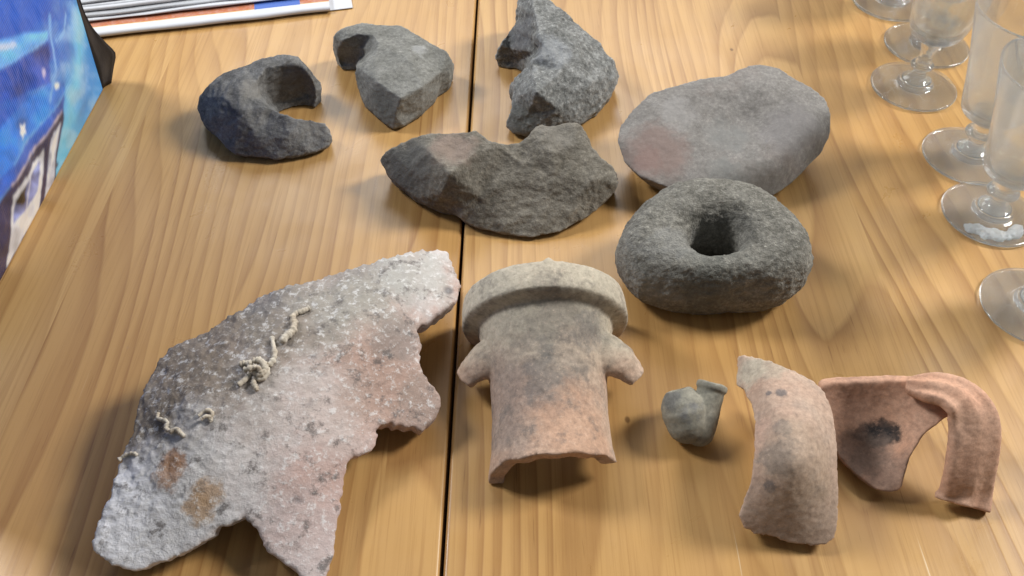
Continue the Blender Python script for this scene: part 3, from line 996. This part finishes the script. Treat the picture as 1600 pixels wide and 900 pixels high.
stem_o = link('stem', m_s, pipe_m, pb0, piperoot)
mark_m = plain_mat('ink mark', (0.02, 0.02, 0.022), 0.8)
tag(piperoot, 'small grey clay pipe bowl with a short collared stem, between jar neck and curved sherd', 'clay pipe')

# ------------------------------------------------------------------ curved sherd
J_out = [(1152,556),(1162,555),(1200,562),(1242,579),(1271,594),(1288,611),(1299,634),(1307,672),(1309,723),(1311,773),(1309,816),(1305,841),(1288,853),
         (1267,854),(1233,849),(1208,839),(1178,835),(1162,822),(1155,807),(1162,778),(1172,756),(1176,718),(1178,689),(1178,655),(1172,630),(1162,609),
         (1149,600),(1149,579)]
J_UP = 0.5
J_ctl = [(1152,556,2.6),(1149,600,2.0),(1162,609,2.4),(1178,655,3.4),(1178,700,3.5),(1172,756,2.9),(1155,807,1.5),(1178,835,.8),(1233,849,.65),(1288,853,.65),(1305,841,.8),(1311,773,2.0),
         (1309,723,2.9),(1307,672,3.3),(1299,634,3.5),(1271,594,3.9),(1242,579,4.0),(1200,562,3.6),(1185,600,3.6),(1195,625,4.2),(1240,650,4.9),(1245,720,4.7),(1240,790,2.7),(1215,700,4.5),(1280,720,4.0),(1275,650,4.5)]
J_ctl = [(a, b, c + J_UP * min(1.0, max(0.0, (850 - b) / 160.0))) for a, b, c in J_ctl]
me, tJ = sheet(J_out, J_ctl, 0.0125, voxel=0.0010, smooth=1, jag=0.6)
roughen(me, [(0.0005, 50, 4, (1, 1, 1)), (0.00022, 240, 5, (1, 1, 1))], 10)
shade_smooth(me)
b0 = base_of(me)
jt = lambda px, py: at(px, py, float(tJ([(px, py)])[0]) * 0.01)
tag(link('curved_sherd', me, clay_mat('pink buff terracotta', (0.40, 0.272, 0.200), (0.45, 0.335, 0.255), (0.20, 0.165, 0.14), origin=b0, soot=0.38, mott=0.3, bump=0.25,
    spots=[(jt(1172, 580), .013, (0.46, 0.40, 0.31), .9, .7), (jt(1205, 575), .012, (0.34, 0.29, 0.22), .6, .9), (jt(1213, 710), .012, (0.12, 0.105, 0.10), .75, 1.3), (jt(1222, 668), .006, (0.15, 0.13, 0.12), .7, 1.2), (jt(1220, 613), .004, (0.11, 0.10, 0.10), .8, .8),
           (jt(1203, 760), .0045, (0.12, 0.105, 0.10), .8, .9), (jt(1200, 614), .0025, (0.11, 0.10, 0.10), .8, .8), (jt(1250, 820), .03, (0.345, 0.255, 0.19), .6, .8), (jt(1180, 680), .014, (0.46, 0.30, 0.225), .6, .7), (jt(1255, 720), .03, (0.37, 0.28, 0.20), .5, .9)]), b0),
    'long curved pinkish sherd with dark smudges, between clay pipe and handled fragment', 'sherd')

# ------------------------------------------------------------------ jug shoulder with strap handle
K_out = [(1283,602),(1305,597),(1343,597),(1392,594),(1425,594),(1455,600),(1480,622),(1488,645),(1485,652),(1461,666),(1440,685),(1423,714),(1415,740),(1409,767),(1394,771),
         (1369,767),(1339,744),(1314,718),(1296,690),(1286,650)]
K_ctl = [(1283,602,3.2),(1343,597,3.6),(1392,594,4.2),(1455,600,4.6),(1488,645,4.1),(1461,666,3.5),(1440,685,3.0),(1423,714,2.3),(1415,740,1.7),(1409,767,1.0),(1394,771,.8),(1369,767,.8),
         (1339,744,.8),(1314,718,.9),(1296,690,1.1),(1286,650,1.9),(1330,660,1.5),(1370,660,1.7),(1375,720,1.0),(1420,650,3.0),(1400,690,1.8),(1335,620,2.6),(1385,620,3.2)]
m_w, tK = sheet(K_out, K_ctl, 0.0075, voxel=0.0011, smooth=2, jag=0.6, back=(0.0, 0.85, -0.35))
hp = [(1418,603,4.4),(1448,606,4.9),(1480,612,5.1),(1508,630,5.0),(1521,660,4.4),(1522,695,3.5),(1516,735,2.3),(1508,770,.95),(1503,789,.48)]
hpath = catmull([np.array(at(a, b, c * .01)) for a, b, c in hp], 10)
nh = len(hpath)
V, F = [], []
SEG = 40
for i in range(nh):
    f = i / (nh - 1)
    tg = hpath[min(i + 1, nh - 1)] - hpath[max(i - 1, 0)]; tg /= np.linalg.norm(tg)
    g = min(1, max(0, (f - 0.10) / 0.40)); g = g * g * (3 - 2 * g)
    wv = (1 - g) * np.array([0.1, 0.92, -0.15]) + g * np.array([1.0, 0.12, 0.0])
    wv -= tg * np.dot(wv, tg); wv /= np.linalg.norm(wv)
    nv = np.cross(wv, tg)
    if nv[2] < 0: nv = -nv
    hw = np.interp(f, [0, .12, .3, .6, 1], [.0045, .0095, .0140, .0150, .0165])
    ht = np.interp(f, [0, .5, 1], [.0050, .0046, .0050])
    for k in range(SEG):
        a = 2 * math.pi * k / SEG
        c, s = math.cos(a), math.sin(a)
        u = math.copysign(abs(c) ** 0.75, c); w = math.copysign(abs(s) ** 0.75, s)
        rib = 0.0013 * (0.8 + 0.5 * math.sin(f * 7)) * math.cos(u * math.pi * 2.1 + .3) if s > 0 else 0
        V.append(hpath[i] + wv * hw * u + nv * (ht * w + rib * abs(s)))
for i in range(nh - 1):
    for k in range(SEG):
        k2 = (k + 1) % SEG
        F.append((i * SEG + k, i * SEG + k2, (i + 1) * SEG + k2, (i + 1) * SEG + k))
F.append(tuple(reversed(range(SEG)))); F.append(tuple((nh - 1) * SEG + k for k in range(SEG)))
wvt, _ = mesh_arrays(m_w)
Vm, Fm = merge([(list(wvt), [tuple(p.vertices) for p in m_w.polygons]), (V, F)])
me = remesh(mesh_from(Vm, Fm), 0.0010, 2)
roughen(me, [(0.0004, 50, 4, (1, 1, 1)), (0.0002, 260, 5, (1, 1, 1))], 11)
b0 = base_of(me)
hp_np = np.array(hpath)
def k_region(c):
    d = np.full(len(c), 9.0); who = np.zeros(len(c), int)
    for i in range(0, nh, 2):
        q = np.linalg.norm(c - hp_np[i][None], axis=1)
        m = q < d; d[m] = q[m]; who[m] = i
    reg = np.zeros(len(c), int)
    reg[(who > nh * 0.22) & (d < 0.024)] = 1
    return reg
wall_me, handle_me = split_mesh(me, k_region)
jug = empty('handle_sherd', b0)
kt = lambda px, py: at(px, py, float(tK([(px, py)])[0]) * 0.01)
k_m = clay_mat('orange terracotta', (0.480, 0.265, 0.170), (0.520, 0.325, 0.225), (0.20, 0.125, 0.09), origin=b0, soot=0.3, mott=0.22, bump=0.3,
    spots=[(kt(1372, 678), .0105, (0.018, 0.017, 0.018), .97, .8), (kt(1390, 676), .0085, (0.018, 0.017, 0.018), .95, .9), (kt(1354, 680), .0085, (0.02, 0.018, 0.018), .9, 1.1), (kt(1375, 735), .022, (0.20, 0.14, 0.11), .6, 1.2), (kt(1335, 710), .020, (0.22, 0.16, 0.125), .6, 1.2), (kt(1330, 625), .022, (0.33, 0.19, 0.13), .6, .7)])
link('wall', wall_me, k_m, b0, jug)
link('strap_handle', handle_me, k_m, b0, jug)
tag(jug, 'orange terracotta jug fragment with ribbed strap handle and a black smudge inside', 'sherd')

# ------------------------------------------------------------------ glasses
def lathe(profile, seg=72):
    V, F = [], []
    rows = []
    for r, z in profile:
        if r < 1e-6:
            rows.append([len(V)]); V.append((0, 0, z))
        else:
            rows.append(list(range(len(V), len(V) + seg)))
            for k in range(seg):
                a = 2 * math.pi * k / seg
                V.append((r * math.cos(a), r * math.sin(a), z))
    for A, B in zip(rows, rows[1:]):
        for k in range(seg):
            k2 = (k + 1) % seg
            if len(A) == 1 and len(B) == 1: continue
            if len(A) == 1: F.append((A[0], B[k2], B[k]))
            elif len(B) == 1: F.append((A[k], A[k2], B[0]))
            else: F.append((A[k], A[k2], B[k2], B[k]))
    return V, F


def profile(pts, per=4):
    return [(max(0, p[0]) * .01, p[1] * .01) for p in catmull([(a, b, 0) for a, b in pts], per)]


FOOT = [(0, .12), (1.6, .10), (3.3, .03), (3.58, .04), (3.66, .16), (3.58, .28), (3.0, .34), (2.0, .46), (1.55, .58), (1.48, .72), (1.30, .92)]
STEM_G = [(.85, 1.15), (.60, 1.45), (.58, 1.85), (.72, 2.1), (1.12, 2.35), (1.20, 2.55), (1.08, 2.75), (.70, 3.0), (.64, 3.4), (.80, 3.8), (1.4, 4.05)]
STEM_T = [(.80, 1.15), (.60, 1.5), (.58, 1.9), (.92, 2.25), (.95, 2.5), (.60, 2.8), (.58, 3.6), (.75, 4.2), (.70, 4.75)]
BOWL_G = [(1.8, 4.2), (2.25, 4.55), (2.45, 5.2), (2.95, 7.5), (3.65, 10.2), (4.45, 13.0), (4.43, 13.12), (4.30, 13.0), (3.50, 10.2), (2.78, 7.5), (2.22, 5.5), (1.9, 5.0), (1.1, 4.75), (0, 4.7)]
BOWL_T = [(1.2, 4.95), (1.9, 5.3), (2.25, 5.9), (2.5, 6.9), (2.75, 8.6), (3.1, 11.6), (3.07, 11.7), (2.94, 11.6), (2.58, 8.6), (2.28, 6.9), (1.95, 6.2), (1.3, 5.85), (0, 5.75)]


def glass_meshes(stem, bowl):
    out = []
    V, F = lathe(profile(FOOT + [(0.0, 1.0)], 4)); out.append(('foot', V, F))
    V, F = lathe(profile([(0, .93), (1.26, .93)] + stem + [(0, stem[-1][1] + .05)], 4)); out.append(('stem', V, F))
    V, F = lathe(profile([(0, stem[-1][1] - 0.03), (stem[-1][0], stem[-1][1] - .02)] + bowl, 5)); out.append(('bowl', V, F))
    r = []
    for nm, V, F in out:
        m = mesh_from(V, F)
        bm = bmesh.new(); bm.from_mesh(m); bmesh.ops.recalc_face_normals(bm, faces=bm.faces[:]); bm.to_mesh(m); bm.free()
        shade_smooth(m)
        r.append((nm, m))
    return r


G_G, G_T = glass_meshes(STEM_G, BOWL_G), glass_meshes(STEM_T, BOWL_T)
frost = glass_mat('dusty old glass', 0.11, 0.06)
clear = glass_mat('clear old glass', 0.05, 0.01)
glasses = [
    (G_T, clear, 1426, 137, 1.0, 'clear small glass whose whole foot shows, left front of the three at the top'),
    (G_T, clear, 1446, 72, 1.04, 'clear small glass in the middle of the three at the top, foot partly hidden'),
    (G_T, clear, 1392, 3, 1.06, 'clear small glass at the very top edge, only the front of its foot showing'),
    (G_G, frost, 1513, 246, 1.0, 'dusty tall goblet partly hidden behind the goblet with white lumps on its foot'),
    (G_G, frost, 1546, 336, 0.97, 'dusty tall goblet with white lumps on its foot, the nearer of two overlapping'),
    (G_G, frost, 1614, 481, 0.97, 'dusty goblet cut by the right edge, only the left of its foot showing'),
]
for k, (meshes, mat, px, py, sc_, lab) in enumerate(glasses):
    loc = at(px, py, 0.0006)
    r = empty('drinking_glass', loc)
    r.rotation_euler = (0, 0, 0.7 * k)
    tag(r, lab, 'glass', 'old drinking glasses along the right side')
    for nm, m in meshes:
        o = bpy.data.objects.new(nm, m); COL.objects.link(o)
        if not m.materials: m.materials.append(mat)
        o.parent = r
        o.scale = (sc_, sc_, sc_)
    if k == 4:  # small whitish lumps strewn over this goblet's foot
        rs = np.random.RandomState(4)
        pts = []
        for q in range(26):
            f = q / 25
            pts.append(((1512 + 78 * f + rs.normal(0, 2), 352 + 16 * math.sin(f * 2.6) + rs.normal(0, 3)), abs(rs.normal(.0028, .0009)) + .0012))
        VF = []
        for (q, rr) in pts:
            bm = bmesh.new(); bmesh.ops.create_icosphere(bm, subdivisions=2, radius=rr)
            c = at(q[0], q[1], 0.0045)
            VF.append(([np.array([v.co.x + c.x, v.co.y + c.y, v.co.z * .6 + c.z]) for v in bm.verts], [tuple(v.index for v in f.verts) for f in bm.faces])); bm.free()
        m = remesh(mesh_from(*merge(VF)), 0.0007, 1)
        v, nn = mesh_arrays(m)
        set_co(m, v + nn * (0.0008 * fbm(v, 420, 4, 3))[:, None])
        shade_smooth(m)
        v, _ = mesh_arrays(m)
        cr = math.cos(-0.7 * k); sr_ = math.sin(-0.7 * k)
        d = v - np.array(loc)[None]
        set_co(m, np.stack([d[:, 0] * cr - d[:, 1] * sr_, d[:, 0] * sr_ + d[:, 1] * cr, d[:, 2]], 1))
        o = bpy.data.objects.new('blobs', m); COL.objects.link(o); o.parent = r
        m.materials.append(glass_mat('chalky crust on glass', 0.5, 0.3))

# ------------------------------------------------------------------ newspapers
E0, E1 = at(140, 64.5, 0), at(517, 21.5, 0)
uu = (E1 - E0); LU = uu.length; uu = uu.normalized()
vv = Vector((-uu.y, uu.x, 0))
def paper_mat(name, bands, blue=None):
    t = NT(name)
    P = t.coord()
    sp = t.n('ShaderNodeSeparateXYZ', {0: P})
    n = t.noise(P, 40, 4, 0.5)
    col = t.mix(n, (0.50, 0.51, 0.54), (0.60, 0.605, 0.63))
    for v0, v1, c in bands:
        a = t.math('GREATER_THAN', sp.outputs[1], v0); b = t.math('LESS_THAN', sp.outputs[1], v1)
        up = t.math('GREATER_THAN', sp.outputs[2], 0.0035)
        ink = t.ramp(t.noise(P, 260, 4, 0.7), [(0.3, 0.75), (0.6, 1.0)])
        col = t.mix(t.math('MULTIPLY', t.math('MULTIPLY', t.math('MULTIPLY', a, b), up), ink), col, c)
    if blue:
        a = t.math('GREATER_THAN', sp.outputs[0], blue[0]); b = t.math('LESS_THAN', sp.outputs[0], blue[1])
        c = t.math('GREATER_THAN', sp.outputs[1], blue[2])
        up = t.math('GREATER_THAN', sp.outputs[2], 0.0035)
        col = t.mix(t.math('MULTIPLY', t.math('MULTIPLY', a, b), t.math('MULTIPLY', c, up)), col, (0.06, 0.13, 0.42))
    bs = t.n('ShaderNodeBsdfPrincipled', {'Base Color': col, 'Roughness': 0.65, 'Normal': t.bump(t.noise(P, 30, 4), 0.25, 0.003)})
    return t.finish(bs.outputs[0])


def folded(name, s0, s1, v0, z0, z1, depth, mat, parent, wav=0.0006, seed=0, skew=0.0):
    """a folded wad of newsprint: a sheet doubled round a soft front fold"""
    NSX = 60
    prof = []
    h = (z1 - z0) / 2
    zc = (z0 + z1) / 2
    for k in range(9):
        a = -math.pi / 2 + math.pi * k / 8
        prof.append((h * (1 - math.cos(a)) * 1.3, zc + h * math.sin(a)))
    top = [(q, z1) for q in np.linspace(h * 1.5 + .004, depth, 10)]
    bot = [(q, z0) for q in np.linspace(depth, h * 1.5 + .004, 10)]
    loop = bot + prof + top
    V, F = [], []
    for i in range(NSX + 1):
        s = s0 + (s1 - s0) * i / NSX
        for q, z in loop:
            w = wav * noise.noise(Vector((s * 22, seed * 7.7, z * 60))) * 3
            dz = wav * noise.noise(Vector((s * 14, q * 16 + seed, 3))) * (2.2 if z > zc else 0.0)
            V.append((s, v0 + q + w + skew * (s - s0), z + dz + (0.0 if z0 > 0.002 else 0.0)))
    m = len(loop)
    for i in range(NSX):
        for k in range(m):
            k2 = (k + 1) % m
            F.append((i * m + k, i * m + k2, (i + 1) * m + k2, (i + 1) * m + k))
    F.append(tuple(reversed(range(m)))); F.append(tuple(NSX * m + k for k in range(m)))
    me = mesh_from(V, F); shade_smooth(me); me.set_sharp_from_angle(angle=math.radians(50))
    o = bpy.data.objects.new(name, me); COL.objects.link(o); o.parent = parent
    me.materials.append(mat)
    return o


orange = (0.42, 0.125, 0.045)
ang_u = math.atan2(uu.y, uu.x)
news = empty('folded_newspaper', (E0.x, E0.y, 0.0006)); news.rotation_euler = (0, 0, ang_u)
pm1 = paper_mat('newsprint with orange strip', [(0.0118, 0.0128, (0.62, 0.42, 0.12)), (0.0128, 0.040, orange)], (LU - 0.072, LU - 0.028, 0.0118))
folded('front_page', -0.06, LU, 0.0, 0.0012, 0.0062, 0.20, pm1, news, 0.0005, 1)
folded('inner_page', 0.02, LU + 0.022, 0.0045, 0.0, 0.0010, 0.19, paper_mat('plain newsprint', []), news, 0.0003, 2)
tag(news, 'folded newspaper with white margin and orange strip, lowest of the pile behind the bag', 'newspaper')
news2 = empty('folded_newspaper', (E0.x, E0.y, 0.0085)); news2.rotation_euler = (0, 0, ang_u + 0.01)
grey1 = paper_mat('grey newsprint', [(0.0, 0.5, (0.40, 0.41, 0.43))])
grey2 = paper_mat('pale newsprint', [(0.031, 0.034, (0.26, 0.265, 0.28))])
folded('page', -0.08, LU - 0.02, 0.0200, 0.0, 0.0021, 0.18, grey2, news2, 0.0005, 3)
folded('page', -0.08, LU - 0.03, 0.0222, 0.0024, 0.0052, 0.18, grey1, news2, 0.0006, 4, .01)
folded('page', -0.08, LU - 0.06, 0.0262, 0.0055, 0.0092, 0.17, grey2, news2, 0.0006, 5, .02)
folded('page', -0.08, LU - 0.08, 0.0330, 0.0096, 0.0122, 0.16, grey1, news2, 0.0006, 6, .03)
tag(news2, 'wad of grey crumple-edged newspaper pages on top of the orange-striped newspaper', 'newspaper')

# ------------------------------------------------------------------ carrier bag
C0 = at(160, 141, 0.0); C1 = at(0, 438, 0.0)
bu = (C1 - C0); bu.z = 0; bl = bu.length; bu.normalize()
bn = Vector((bu.y, -bu.x, 0))
if bn.x < 0: bn = -bn
LEAN = 0.11
SB, HB = bl + 0.16, 0.26
NSB, NHB = 330, 190
ss, zz = np.meshgrid(np.linspace(0, SB, NSB), np.linspace(0.0006, HB, NHB), indexing='ij')
ss, zz = ss.ravel(), zz.ravel()
c0, bun, bnn = np.array(C0), np.array(bu), np.array(bn)
flat = c0[None] + ss[:, None] * bun[None] + zz[:, None] * (np.array([0, 0, 1]) + LEAN * bnn)[None]
bul = 0.008 * np.sin(np.clip(zz / 0.16, 0, 1) * math.pi) * np.clip(ss / 0.05, 0, 1)
cr_ = np.array([noise.fractal(Vector((s * 26, z * 18, 2.0)), 1.0, 2.0, 4) for s, z in zip(ss, zz)]) * 0.0020 * np.clip(ss / 0.02, 0.1, 1) * np.clip(zz / 0.02, 0.05, 1)
pts = flat + (bul + cr_)[:, None] * bnn[None]
# the printed picture, laid out on the flat panel
q = flat - np.array(CAM)[None]
dep = q[:, 1] * CP - q[:, 2] * SP
PX = np.stack([800 + FPX * q[:, 0] / dep, 450 - FPX * (q[:, 1] * SP + q[:, 2] * CP) / dep], 1)
wob = np.array([noise.fractal(Vector((a * .03, b * .03, 1)), 1, 2, 3) for a, b in PX])
colr = np.zeros((len(PX), 3))
f = np.clip((PX[:, 0] + 0.42 * (PX[:, 1]) - 60) / 150 + wob * .25, 0, 1)[:, None]
colr[:] = (1 - f) * np.array([0.018, 0.085, 0.42]) + f * np.array([0.055, 0.27, 0.62])
f2 = np.exp(-((PX[:, 0] - (132 - 0.22 * PX[:, 1] + 0.0) + 8 * wob - (PX[:, 1] > 150) * (PX[:, 1] - 150) * .05) / 16) ** 2)[:, None]
colr = colr * (1 - .75 * f2) + .75 * f2 * np.array([0.16, 0.52, 0.76])
f3 = np.clip((PX[:, 1] - 170) / 60, 0, 1)[:, None] * np.clip((PX[:, 0] - 78) / 20, 0, 1)[:, None]
colr = colr * (1 - .7 * f3) + .7 * f3 * np.array([0.10, 0.46, 0.66])
pale = np.clip((PX[:, 0] - 60 + .3 * PX[:, 1]) / 60, 0, 1) * np.clip(wob * 1.6 + .15, 0, 1)
colr = colr * (1 - .5 * pale[:, None]) + .5 * pale[:, None] * np.array([0.36, 0.56, 0.78])
def fill(poly, c, soft=None, vary=0.0):
    m = pip(PX + np.stack([wob, wob], 1) * 1.2, poly)
    cc = np.array(c)[None] * (1 + vary * wob[m][:, None] * 2)
    colr[m] = np.clip(cc, 0, 1)
fill([(-90, 100), (0, 78), (58, 55), (62, 130), (-90, 190)], (0.020, 0.070, 0.36), vary=.3)
fill([(-90, 80), (0, 60), (22, 53), (60, 50), (58, 62), (30, 78), (0, 100), (-90, 140)], (0.10, 0.32, 0.72), vary=.3)
fill([(-90, 70), (-2, 68), (10, 64), (12, 72), (-2, 78), (-90, 84)], (0.42, 0.50, 0.76))
fill([(-60, 250), (0, 178), (60, 130), (84, 128), (87, 143), (62, 178), (30, 215), (0, 258), (-60, 330)], (0.032, 0.175, 0.62), vary=.3)
fill([(-60, 330), (0, 258), (30, 222), (62, 180), (87, 145), (84, 170), (60, 205), (30, 245), (0, 290), (-60, 370)], (0.02, 0.09, 0.42), vary=.3)
fill([(-60, 390), (0, 292), (58, 212), (84, 172), (86, 186), (84, 255), (90, 252), (84, 262), (88, 300), (70, 345), (40, 385), (0, 440), (-60, 520)], (0.020, 0.022, 0.075), vary=.3)
fill([(5, 305), (57, 232), (60, 330), (46, 352), (8, 418)], (0.66, 0.68, 0.74), vary=.25)
fill([(9, 312), (52, 250), (52, 300), (30, 330), (10, 350)], (0.20, 0.24, 0.50), vary=.8)
fill([(66, 215), (82, 188), (80, 240), (84, 296), (70, 326), (66, 270)], (0.52, 0.55, 0.66), vary=.6)
fill([(70, 220), (79, 200), (77, 250), (71, 262)], (0.68, 0.70, 0.76), vary=.2)
star = []
for k in range(10):
    a = math.pi / 5 * k + .2; rr = 11 if k % 2 == 0 else 5
    star.append((19 + rr * .8 * math.cos(a), 204 + rr * 1.25 * math.sin(a)))
# thin lit edges of the awnings and the sash bars of the printed window
def stroke(pts_, w, c):
    for (xa, ya), (xb, yb) in zip(pts_, pts_[1:]):
        dx, dy = xb - xa, yb - ya; l_ = math.hypot(dx, dy); ox, oy = -dy / l_ * w, dx / l_ * w
        fill([(xa + ox, ya + oy), (xb + ox, yb + oy), (xb - ox, yb - oy), (xa - ox, ya - oy)], c)
stroke([(0, 291), (30, 247), (58, 210), (82, 172)], 1.6, (0.42, 0.36, 0.42))
stroke([(0, 258), (30, 216), (62, 179), (86, 146)], 1.0, (0.12, 0.36, 0.72))
stroke([(-20, 108), (0, 100), (30, 79), (58, 62)], 1.0, (0.20, 0.44, 0.78))
stroke([(62, 20), (64, 60), (70, 110), (60, 160)], 1.5, (0.16, 0.36, 0.74))
stroke([(95, 20), (82, 55), (72, 65)], 1.0, (0.28, 0.52, 0.80))
stroke([(33, 268), (32, 372)], 1.2, (0.55, 0.56, 0.66))
fill(star, (0.86, 0.88, 0.92))
fill([(72 + 4 * math.cos(a), 134 + 5 * math.sin(a)) for a in np.linspace(0, 6.28, 12)], (0.70, 0.80, 0.90))
fill([(51 + 3 * math.cos(a), 114 + 8 * math.sin(a)) for a in np.linspace(0, 6.28, 12)], (0.42, 0.40, 0.62))
Fb = [(i * NHB + j, (i + 1) * NHB + j, (i + 1) * NHB + j + 1, i * NHB + j + 1) for i in range(NSB - 1) for j in range(NHB - 1)]
me = mesh_from(pts, Fb); shade_smooth(me)
cg = colr.reshape(NSB, NHB, 3)
for _ in range(2):
    pd = np.pad(cg, ((1, 1), (1, 1), (0, 0)), mode='edge')
    cg = (pd[1:-1, 1:-1] * 2 + pd[:-2, 1:-1] + pd[2:, 1:-1] + pd[1:-1, :-2] + pd[1:-1, 2:]) / 6
colr = np.clip(cg.reshape(-1, 3) * 1.3, 0, 0.85)
att = me.color_attributes.new('print', 'FLOAT_COLOR', 'POINT')
att.data.foreach_set('color', np.concatenate([colr, np.ones((len(colr), 1))], 1).astype(np.float32).ravel())
t = NT('printed woven plastic')
uv = t.coord()
cn = t.n('ShaderNodeVertexColor', layer_name='print')
rotm = t.n('ShaderNodeMapping', {'Vector': uv, 'Rotation': (0, 0, math.atan2(bu.y, bu.x))}).outputs[0]
sp = t.n('ShaderNodeSeparateXYZ', {0: uv})
along = t.n('ShaderNodeVectorMath', {0: uv, 1: tuple(bu)}, operation='DOT_PRODUCT').outputs['Value']
wv1 = t.math('SINE', t.math('MULTIPLY', along, 2 * math.pi / 0.0022))
wv2 = t.math('SINE', t.math('MULTIPLY', sp.outputs[2], 2 * math.pi / 0.0022))
weave = t.math('ADD', wv1, wv2)
hgt = t.math('ADD', t.math('MULTIPLY', weave, 0.12), t.noise(uv, 45, 4, 0.6))
bs = t.n('ShaderNodeBsdfPrincipled', {'Base Color': cn.outputs[0], 'Roughness': 0.24, 'Normal': t.bump(hgt, 0.30, 0.0016)})
bag_m = t.finish(bs.outputs[0])
sol = empty('carrier_bag', tuple(C0))
panel = link('printed_panel', me, bag_m, tuple(C0), sol)
md = panel.modifiers.new('thickness', 'SOLIDIFY'); md.thickness = 0.0006; md.offset = -1
# black end gusset, pushed out at its foot
NZ = 60
V, F = [], []
cols = 14
for i in range(NZ):
    z = 0.0008 + HB * i / (NZ - 1)
    base = c0 + (np.array([0, 0, 1]) + LEAN * bnn) * z - bun * 0.0003
    out = 0.021 * math.exp(-abs((z - 0.026) / 0.026) ** 1.5) + 0.0006
    foldp = base + bnn * out * 0.62 - bun * (out * 0.62 + 0.004)
    rear = base - bnn * 0.15 - bun * 0.012
    for k in range(cols):
        f = k / (cols - 1)
        if f < .4:
            g = f / .4; p = base * (1 - g) + foldp * g - bun * 0.002 * math.sin(g * math.pi)
        else:
            g = (f - .4) / .6; p = foldp * (1 - g) + rear * g - bun * 0.006 * math.sin(g * math.pi)
        p = p + bnn * 0.0012 * noise.noise(Vector((f * 5, z * 60, 4.2)))
        V.append(p)
for i in range(NZ - 1):
    for k in range(cols - 1):
        F.append((i * cols + k, i * cols + k + 1, (i + 1) * cols + k + 1, (i + 1) * cols + k))
me = mesh_from(V, F); shade_smooth(me)
gus = link('black_gusset', me, plain_mat('black woven plastic', (0.018, 0.018, 0.022), 0.42, bump=0.3), tuple(C0), sol)
md = gus.modifiers.new('thickness', 'SOLIDIFY'); md.thickness = 0.0006
tag(sol, 'glossy blue printed carrier bag with black gusset standing at the left edge', 'bag')
